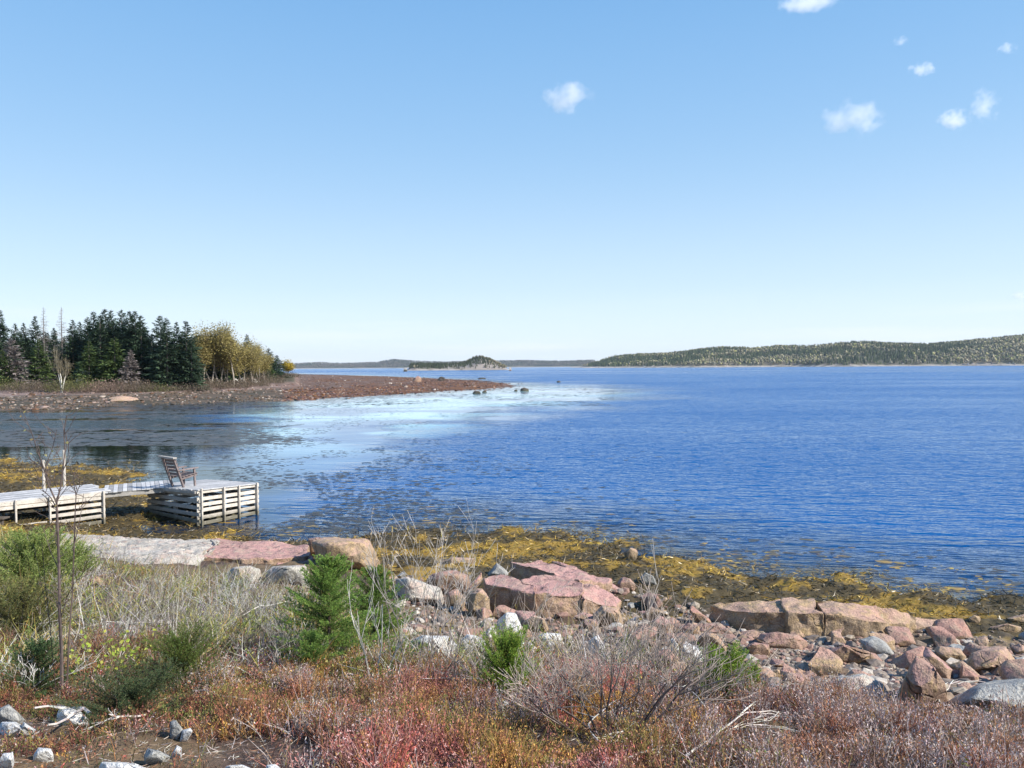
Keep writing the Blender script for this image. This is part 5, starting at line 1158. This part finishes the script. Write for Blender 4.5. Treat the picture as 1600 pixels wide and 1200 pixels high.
# (x, top y, distance, prototype, width, label)
TR = [(2, 482, 185, 'S0', 1.0, 'tall ragged spruce cut by the left edge of the photo'),
 (25, 503, 190, 'S1', .9, 'short pointed spruce right of the one at the left edge'),
 (39, 502, 192, 'S2', .9, 'second short pointed spruce, before the first tall pair'),
 (57, 491, 196, 'S3', .8, 'thin dark spruce close left of the bluish tall one'),
 (70, 478, 190, 'D1', 1.0, 'tall thin bluish half-bare spruce left of the bare white snag'),
 (62, 528, 178, 'G0', 1.25, 'low bright green spruce between the grey spruce and the birch'),
 (86, 510, 196, 'S4', .9, 'small spruce tip just left of the bare white snag'),
 (98, 478, 192, 'D0', 1.0, 'bare white dead snag rising above the birch'),
 (115, 497, 188, 'S1', 1.0, 'dark spruce just right of the bare white snag'),
 (126, 500, 196, 'S2', .8, 'thin spruce tip second to the right of the bare white snag'),
 (138, 493, 190, 'S0', 1.0, 'spruce at the left shoulder of the tallest clump'),
 (148, 484, 186, 'S3', 1.0, 'round-topped spruce in the left half of the tallest clump'),
 (158, 490, 180, 'S4', 1.1, 'spruce in front, left half of the tallest clump'),
 (166, 480, 184, 'S2', 1.1, 'highest spruce of the tallest clump, with a broad head'),
 (176, 482, 186, 'S1', 1.0, 'spruce close right of the highest one'),
 (192, 481, 182, 'S0', 1.1, 'second highest spruce, with a gap of sky left of its head'),
 (204, 483, 180, 'S4', 1.0, 'spruce in the right half of the tallest clump'),
 (213, 483, 178, 'S3', 1.1, 'spruce with sweeping right-hand branches closing the tallest clump'),
 (222, 490, 176, 'S2', 1.0, 'rightmost spruce of the tallest clump, before the sky gap'),
 (180, 525, 172, 'G1', 1.25, 'low dense green spruce in front of the tallest clump'),
 (140, 530, 172, 'G0', 1.2, 'low green spruce right behind the birch'),
 (205, 545, 170, 'R0', 1.1, 'grey-needled low spruce at the right foot of the tallest clump'),
 (238, 520, 190, 'S1', 1.0, 'short spruce standing back in the sky gap'),
 (252, 490, 176, 'S4', 1.1, 'left one of the two broad spruces right of the sky gap'),
 (262, 494, 172, 'S0', 1.0, 'long-trunked spruce leaning by the low stony bank'),
 (277, 500, 176, 'S2', .9, 'thin spruce between the two spruces with broad heads'),
 (292, 499, 174, 'S3', 1.1, 'broad spruce nearest the yellow aspens'),
 (300, 528, 172, 'S1', 1.2, 'low spruce tucked under the left edge of the aspens'),
 (18, 525, 170, 'R0', 1.25, 'large dead grey spruce near the left edge'),
 (4, 545, 168, 'G1', 1.2, 'low dark spruce at the very left edge'),
 (-22, 490, 182, 'S2', 1.1, 'spruce at the extreme left, mostly cut off by the frame'),
 (358, 515, 205, 'S4', .9, 'spruce tip showing above the middle of the aspens'),
 (387, 520, 215, 'S2', .9, 'spruce rising behind the right-hand aspens'),
 (421, 543, 235, 'S1', 1.7, 'dark spruce right of the aspens, taller of two'),
 (433, 554, 240, 'S0', 2.0, 'short dark spruce beside the yellow bush at the point')]
for (x_, ty, dist, pk, wd, lb) in TR:
    pr_ = {'S': protoS, 'G': protoG, 'D': protoD, 'R': protoR}[pk[0]][int(pk[1])]
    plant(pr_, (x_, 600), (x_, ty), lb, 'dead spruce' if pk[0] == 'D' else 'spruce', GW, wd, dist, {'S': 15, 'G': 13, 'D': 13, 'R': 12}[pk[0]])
AT = [(318, 507, 188, 0, 1.1, 'leftmost yellow aspen, against the dark spruces'), (330, 505, 190, 1, 1.1, 'tallest yellow aspen of the grove'), (343, 508, 192, 2, 1.15, 'full-crowned aspen third from the left of the grove'),
      (355, 512, 196, 0, 1.1, 'aspen with a bare lower trunk in the middle of the grove'), (366, 518, 190, 1, 1.1, 'white-trunked aspen with a curved stem, right of the grove middle'), (379, 520, 196, 2, 1.0, 'white-trunked aspen second from the right'), (393, 528, 204, 0, .95, 'leaning aspen with a brownish crown'), (405, 536, 212, 1, 1.0, 'small brownish aspen at the right end of the grove'), (412, 548, 218, 2, 1.3, 'low round aspen sapling hugging the dark spruce right of the grove')]
for (x_, ty, dist, k_, wd, lb) in AT: plant(protoA[k_], (x_, 600), (x_, ty), lb, 'aspen', 'yellow aspens on the shore', wd * 1.3, dist, 14)
bi = far_broad(9, 55, [(.26, .21, .09), (.2, .15, .08)], trunk=(.72, .69, .62), nst=3, crown=(.4, 1, .3), nleaf=700, lsz=.14, name='birch', tw=(.32, .28, .2), rr=.016)
plant(bi, (96, 609), (97, 540), 'white-stemmed birch with three forked trunks in front of the dark spruces', 'birch', None, 1.0, 160, 9)
yb = far_broad(8, 56, [(.50, .38, .05), (.42, .32, .06)], nst=3, crown=(.1, 1, .3), nleaf=3000, lsz=.3, name='yellow_bush')
plant(yb, (448, 589), (449, 561), 'bright yellow bush at the far end of the wood by the point', 'bush', None, 2.3, 262, 8)
BG = [(.19, .145, .11), (.13, .10, .075), (.24, .185, .14), (.10, .09, .05)]; BO = [(.13, .14, .05), (.19, .18, .07), (.09, .10, .04)]; BP = [(.30, .21, .165), (.2, .14, .11)]
BU = [(10, 166, 3.0, 9, BO, 'low olive bush at the left edge below the dead grey spruce'), (42, 165, 2.6, 8, BG, 'brown-grey bush left of the birch'), (72, 163, 3.6, 8, BG, 'grey twiggy bush against the left side of the birch'), (118, 164, 4.2, 9, BO, 'olive bush against the right side of the birch'),
      (150, 165, 3.0, 8, BP, 'pinkish brown bush on the bank right of the birch'), (172, 166, 3.2, 8, BP, 'reddish bush below the tallest clump of spruces'), (196, 167, 3.4, 9, BG, 'brown bush at the right foot of the tallest clump'), (222, 168, 3.2, 7, BG, 'dark grey bush beside the low stony bank'),
      (244, 170, 2.2, 8, BO, 'flat green bush on top of the low stony bank'), (290, 172, 2.4, 9, BG, 'brown bush at the foot of the broad spruces'), (322, 184, 2.8, 9, BG, 'brown undergrowth bush below the left aspens'), (350, 188, 2.8, 9, BG, 'brown undergrowth bush below the middle aspens'), (384, 196, 3.0, 9, BG, 'brown undergrowth bush below the right aspens'), (410, 212, 4.2, 10, BG, 'grey bush filling the gap right of the aspens'), (438, 245, 3.0, 10, BG, 'low brown bush left of the bright yellow one')]
for i, (x_, dist, H, Wd, cl, lb) in enumerate(BU):
    dist *= .85; o = far_bush(H * .85, Wd * 1.1, 300 + i, cl, 'shore_bush'); r_ = ray(x_, 600) * dist; o.location = (r_[0], dist, T1(r_[0], dist) - .2); tag(o, lb, 'bush', 'bushes along the far shore')
# the wood behind the first row: reads as one mass
bh = []
vs0 = []
for pr_ in (protoS[0], protoS[2], protoG[0]):
    me = pr_.children[0].data; a = np.empty(len(me.vertices) * 3, np.float32); me.vertices.foreach_get('co', a); c_ = np.empty(len(me.vertices) * 4, np.float32); me.color_attributes['Col'].data.foreach_get('color', c_)
    f_ = np.empty(len(me.loops), np.int32); me.loops.foreach_get('vertex_index', f_); vs0.append((a.reshape(-1, 3).copy(), f_.reshape(-1, 3).copy(), c_.reshape(-1, 4)[:, :3].copy()))
for i in range(120):
    x_ = rs.uniform(-260, 425); dist = rs.uniform(164, 195) + max(0, x_ - 300) * .22; r_ = ray(x_, 600) * dist
    tp = np.interp(x_, [-300, 0, 60, 130, 150, 225, 240, 300, 320, 360, 400, 430], [500, 508, 515, 512, 498, 498, 530, 512, 520, 530, 545, 562]) + rs.uniform(0, 16)
    zt = T1(r_[0], dist); s = (Pd(x_, tp, dist).z - zt) / 15; v, f, c_ = vs0[i % 3]
    bh.append((v * s * [1.25, 1.25, 1] + np.array([r_[0], dist, zt]), f, c_ * rs.uniform(.7, 1.2)))
V, Fc, C = merge(bh); tag(npmesh('spruce_wood', V, Fc, M_LEAF, col=C), 'dark mass of spruces filling the wood behind the front row', 'wood', kind='stuff')
# white rocks and driftwood log on the far beach
def farrock(label, px, py, wd, ht, m, seed, kind='beach_rock'):
    g_ = G(px, py, False, 60, 700); bm = bmesh.new(); bmesh.ops.create_icosphere(bm, subdivisions=3, radius=1)
    co = np.array([v.co[:] for v in bm.verts]); f = 1 + (fbm3(co * 1.7 + seed, seed, 3) - .5) * 1.0
    for v, ff in zip(bm.verts, f): v.co = Vector((v.co.x * wd / 2 * ff, v.co.y * wd / 2 * ff, v.co.z * ht * ff))
    o = bobj(kind, bm, m, None, smooth=True, sharp=25); o.location = g_; return tag(o, label, 'rock')
farrock('pale rock face in the bank right of the birch', 134, 606, 3.0, 3.0, M_PALE, 1)
farrock('pinkish rock on the bank under the reddish bush', 160, 606, 4.5, 1.6, M_TAN, 2)
farrock('white boulders heaped at the low stony bank, left one', 248, 604, 2.6, 1.1, M_WHITE, 3)
farrock('pale boulder at the right end of the low stony bank', 262, 603, 3.0, 1.0, M_PALE, 4)
farrock('long low pinkish rock on the mud flat left of the beach stones', 193, 626, 4.2, .7, M_TAN, 5)
farrock('small white rock under the white-trunked aspens', 366, 597, 2.0, .8, M_WHITE, 6)
farrock('white boulder at the foot of the second white-trunked aspen', 380, 597, 1.6, .9, M_WHITE, 7)
farrock('white rock at the right end of the row under the aspens', 396, 596, 2.0, .7, M_WHITE, 8)
a = G(291, 596, False, 60, 700); b = G(352, 600, False, 60, 700); bm = bmesh.new()
beam(bm, (0, 0, 1.1), (b.x - a.x, b.y - a.y, b.z - a.z + .3), .35, .3); beam(bm, (2.5, 0, .9), (2.9, .4, 1.9), .12, .12); bev(bm, .05)
o = bobj('driftwood_log', bm, M_WOOD); o.location = a; tag(o, 'long bleached log lying on the beach in front of the broad spruces', 'driftwood')

# forests on the far hills: each one mass
def hill_forest(name, label, n, pr, yr, f, hs_, seed, cols_, zmin=3.0):
    rn = np.random.RandomState(seed); u = rn.uniform((pr[0] - 800) / F, (pr[1] - 800) / F, n); yy = rn.uniform(yr[0], yr[1], n); xx = u * yy; zz = T(xx, yy)
    k = (zz > zmin) & f(xx, yy, zz, u * F + 800, rn); xx, yy, zz = xx[k], yy[k], zz[k]; n = len(xx)
    con = fbm(xx / 110, yy / 110, seed, 5) + rn.uniform(-.11, .11, n) > .51
    H = rn.uniform(.55, 1.2, n) * hs_; parts = []
    # conifers: ragged three-tier cones
    def cone(idx, z0, z1, r, c_):
        m = len(idx); ks = 6; a = rn.uniform(0, 6.28, (m, 1)) + np.arange(ks)[None] * 6.283 / ks; rr_ = r[:, None] * rn.uniform(.6, 1.25, (m, ks))
        V = np.concatenate([np.stack([xx[idx], yy[idx], zz[idx] + z1], 1)[:, None], np.stack([xx[idx][:, None] + rr_ * np.cos(a), yy[idx][:, None] + rr_ * np.sin(a), (zz[idx] + z0)[:, None] + rr_ * rn.uniform(-.3, .1, (m, ks))], 2)], 1).reshape(-1, 3)
        fc = np.array([[0, 1 + i, 1 + (i + 1) % ks] for i in range(ks)]); return V, (fc[None] + (np.arange(m) * (ks + 1))[:, None, None]).reshape(-1, 3), np.repeat(c_, ks + 1, 0)
    ic = np.nonzero(con)[0]; m = len(ic); c_ = np.array(cols_[0])[rn.choice(len(cols_[0]), m)] * rn.uniform(.65, 1.35, (m, 1)); Hc = H[ic]
    for a_, b_, r_ in ((.05, .6, .20), (.35, .82, .14), (.6, 1.05, .09)): parts.append(cone(ic, Hc * a_, Hc * b_, Hc * r_, c_))
    ib = np.nonzero(~con)[0]; m = len(ib); c_ = np.array(cols_[1])[rn.choice(len(cols_[1]), m)] * rn.uniform(.7, 1.3, (m, 1)); Hb = H[ib] * .8
    bm = bmesh.new(); bmesh.ops.create_icosphere(bm, subdivisions=1, radius=1); V0 = np.array([v.co[:] for v in bm.verts]); F0 = np.array([[v.index for v in f_.verts] for f_ in bm.faces]); bm.free()
    for j in range(2):
        Vb = V0[None] * rn.uniform(.55, 1.3, (m, len(V0), 1)) * (Hb * (.30 - .07 * j))[:, None, None] * [1, 1, 1.25] + (np.stack([xx[ib], yy[ib], zz[ib] + Hb * (.6 + .12 * j)], 1) + rn.normal(0, 1, (m, 3)) * Hb[:, None] * .12)[:, None]
        parts.append((Vb.reshape(-1, 3), (F0[None] + (np.arange(m) * len(V0))[:, None, None]).reshape(-1, 3), np.repeat(c_ * rn.uniform(.85, 1.15, (m, 1)), len(V0), 0)))
    V, Fc, C = merge(parts); return tag(npmesh(name, V, Fc, M_BARK, col=C), label, 'forest', kind='stuff')
CG = [(.06, .08, .035), (.085, .10, .04), (.05, .065, .03)]; DG = [(.24, .215, .13), (.19, .17, .10), (.27, .26, .10), (.16, .15, .08), (.31, .27, .17)]
hill_forest('hill_forest', 'mixed wood of dark spruces and pale bare birches on the long right-hand hill', 30000, (890, 1900), (1480, 2500), lambda x, y, z, p, r: (p > 900) & (z > 3.5), 10.0, 401, (CG, DG))
hill_forest('island_forest', 'dark low wood on the domed rocky island', 2600, (640, 800), (1150, 1330), lambda x, y, z, p, r: (r.uniform(0, 1, len(x)) < .38 + .5 * ((z > 9) | (p < 700))), 5.0, 402, ([(.05, .06, .03), (.04, .05, .028)], [(.16, .14, .09), (.12, .11, .06)]), 2.0)
hill_forest('far_coast_forest', 'greyish low wood on the far coast behind the island', 9000, (380, 930), (4200, 4800), lambda x, y, z, p, r: z > 5, 9.0, 403, ([(.08, .09, .06)], [(.14, .13, .10), (.12, .11, .09)]), 5.0)
# pale rocks along the foot of the right-hand hill
bm_ = []
u = rs.uniform(.1, .8, 1500); u = np.where(rs.uniform(0, 1, 1500) < .5, rs.uniform(.55, .8, 1500), u); yy = 1500 + np.interp(u * F + 800, [880, 1100, 1600, 2600], [500, 250, 0, -200]) + rs.uniform(-60, 60, 1500); xx = u * yy; zz = T(xx, yy); k = (zz > -.5) & (zz < 5)
sz = rs.uniform(.8, 2.6, int(k.sum())); V, Fc, C = stones_mesh(np.stack([xx[k], yy[k], zz[k]], 1), sz, colpick(int(k.sum()), [(.42, .38, .33), (.34, .29, .25)]), 44)
tag(npmesh('shoreline_rocks', V, Fc, M_PEB, col=C), 'pale rocks strung along the foot of the long right-hand hill', 'rocks', kind='stuff')

# ================================================================ clouds
def cloud(label, px, py, wpx, hpx, seed, dens=.0075, lobes=None):
    D_ = 6000.0; r_ = ray(px, py); c_ = Vector(r_ * D_) + Vector((0, 0, CAMH)); sx = wpx * .9 / F * D_ / 2; sz = hpx * .85 / F * D_ / 2; sy = sx * .8
    n = N('cloud_vapour'); n.m.name = 'cloud_vapour'
    o_ = n.n('TexCoord').outputs['Object']; ln = n.n('VectorMath', {'operation': 'LENGTH'}, _0=n.scl(o_, (1 / sx, 1 / sy, 1 / sz))).outputs['Value']
    off_ = n.n('Mapping', None, Vector=o_, Location=(seed * 37.0, seed * 11.0, 0), Scale=(1 / sx, 1 / sx, 1 / sx)).outputs[0]
    nz = n.noise(off_, 1.9, 6, .62)
    s = n.math('SUBTRACT', n.math('ADD', n.math('MULTIPLY', n.math('SUBTRACT', 1.0, ln), 1.3), n.math('MULTIPLY', nz, 3.2)), 2.0)
    s = n.math('MINIMUM', n.math('MAXIMUM', s, 0.0), .8)
    edge = n.rng(ln, .8, 1.0, 1, 0)
    vol = n.n('VolumePrincipled', None, Color=(1, 1, 1, 1), Density=n.math('MULTIPLY', n.math('MULTIPLY', s, edge), dens), Anisotropy=.2)
    n.t.links.new(vol.outputs[0], n.out.inputs['Volume'])
    bm = bmesh.new(); bmesh.ops.create_icosphere(bm, subdivisions=3, radius=1)
    for v in bm.verts: v.co = Vector((v.co.x * sx, v.co.y * sy, v.co.z * sz))
    o = bobj('cloud', bm, n.m); o.location = c_; return tag(o, label, 'cloud')
cloud('small white cloud left of the others, high over the middle of the bay', 886, 152, 110, 70, 1)
cloud('largest white cloud, with a wispy tail on its left', 1332, 183, 130, 80, 2)
cloud('small round cloud below the wisps at the right', 1490, 187, 70, 50, 3, .014)
cloud('faint upright wisp nearest the right edge', 1538, 166, 60, 80, 4, .008)
cloud('tiny cloud above the largest one', 1440, 109, 55, 32, 5, .012)
cloud('tiny cloud in the upper right corner', 1573, 76, 40, 26, 6, .010)
cloud('flat cloud cut by the top edge', 1265, 4, 130, 36, 7, .012)
cloud('barely visible wisp between the tiny clouds at the top', 1408, 65, 34, 24, 8, .008)
cloud('low white cloud cut by the right edge above the hill', 1594, 463, 40, 26, 9, .012)

S.cycles.volume_bounces = 6
# ================================================================ thin sea haze
hm_ = N('sea_haze'); hv_ = hm_.n('VolumePrincipled', None, Color=(.80, .88, 1.0, 1), Density=.00004, Anisotropy=.3); hm_.t.links.new(hv_.outputs[0], hm_.out.inputs['Volume'])
bm = bmesh.new(); bmesh.ops.create_cube(bm, size=1)
for v in bm.verts: v.co = Vector((v.co.x * 19000, v.co.y * 9600 + 4600, 170 if v.co.z > 0 else -8))
tag(bobj('haze', bm, hm_.m), 'pale blue haze of the sea air over the bay', 'haze', kind='stuff')

# rust-brown weed lumps over the spit and the flats
u = rs.uniform(-.75, .02, 60000); yy = np.exp(rs.uniform(math.log(98), math.log(330), 60000)); xx = u * yy; zz = T(xx, yy)
k = (zz > -.05) & (zz < .8) & (rs.uniform(0, 1, len(xx)) < sm(fbm(xx / 4, yy / 6, 151, 4), .4, .55)); xx, yy, zz = xx[k], yy[k], zz[k]
sz = rs.uniform(.10, .38, len(xx)); C = colpick(len(xx), [(.15, .065, .03), (.10, .045, .025), (.19, .09, .03), (.06, .035, .02)], .3); lf = xx / yy < -.30; C[lf] = C[lf] * .35 + np.array([.055, .05, .032])
V, Fc, C2 = stones_mesh(np.stack([xx, yy, zz], 1), sz, C, 61, flat=.35)
tag(npmesh('spit_weed', V, Fc, M_WEED, col=C2), 'rust-brown seaweed lumps covering the spit and the mud flat', 'seaweed', kind='stuff')
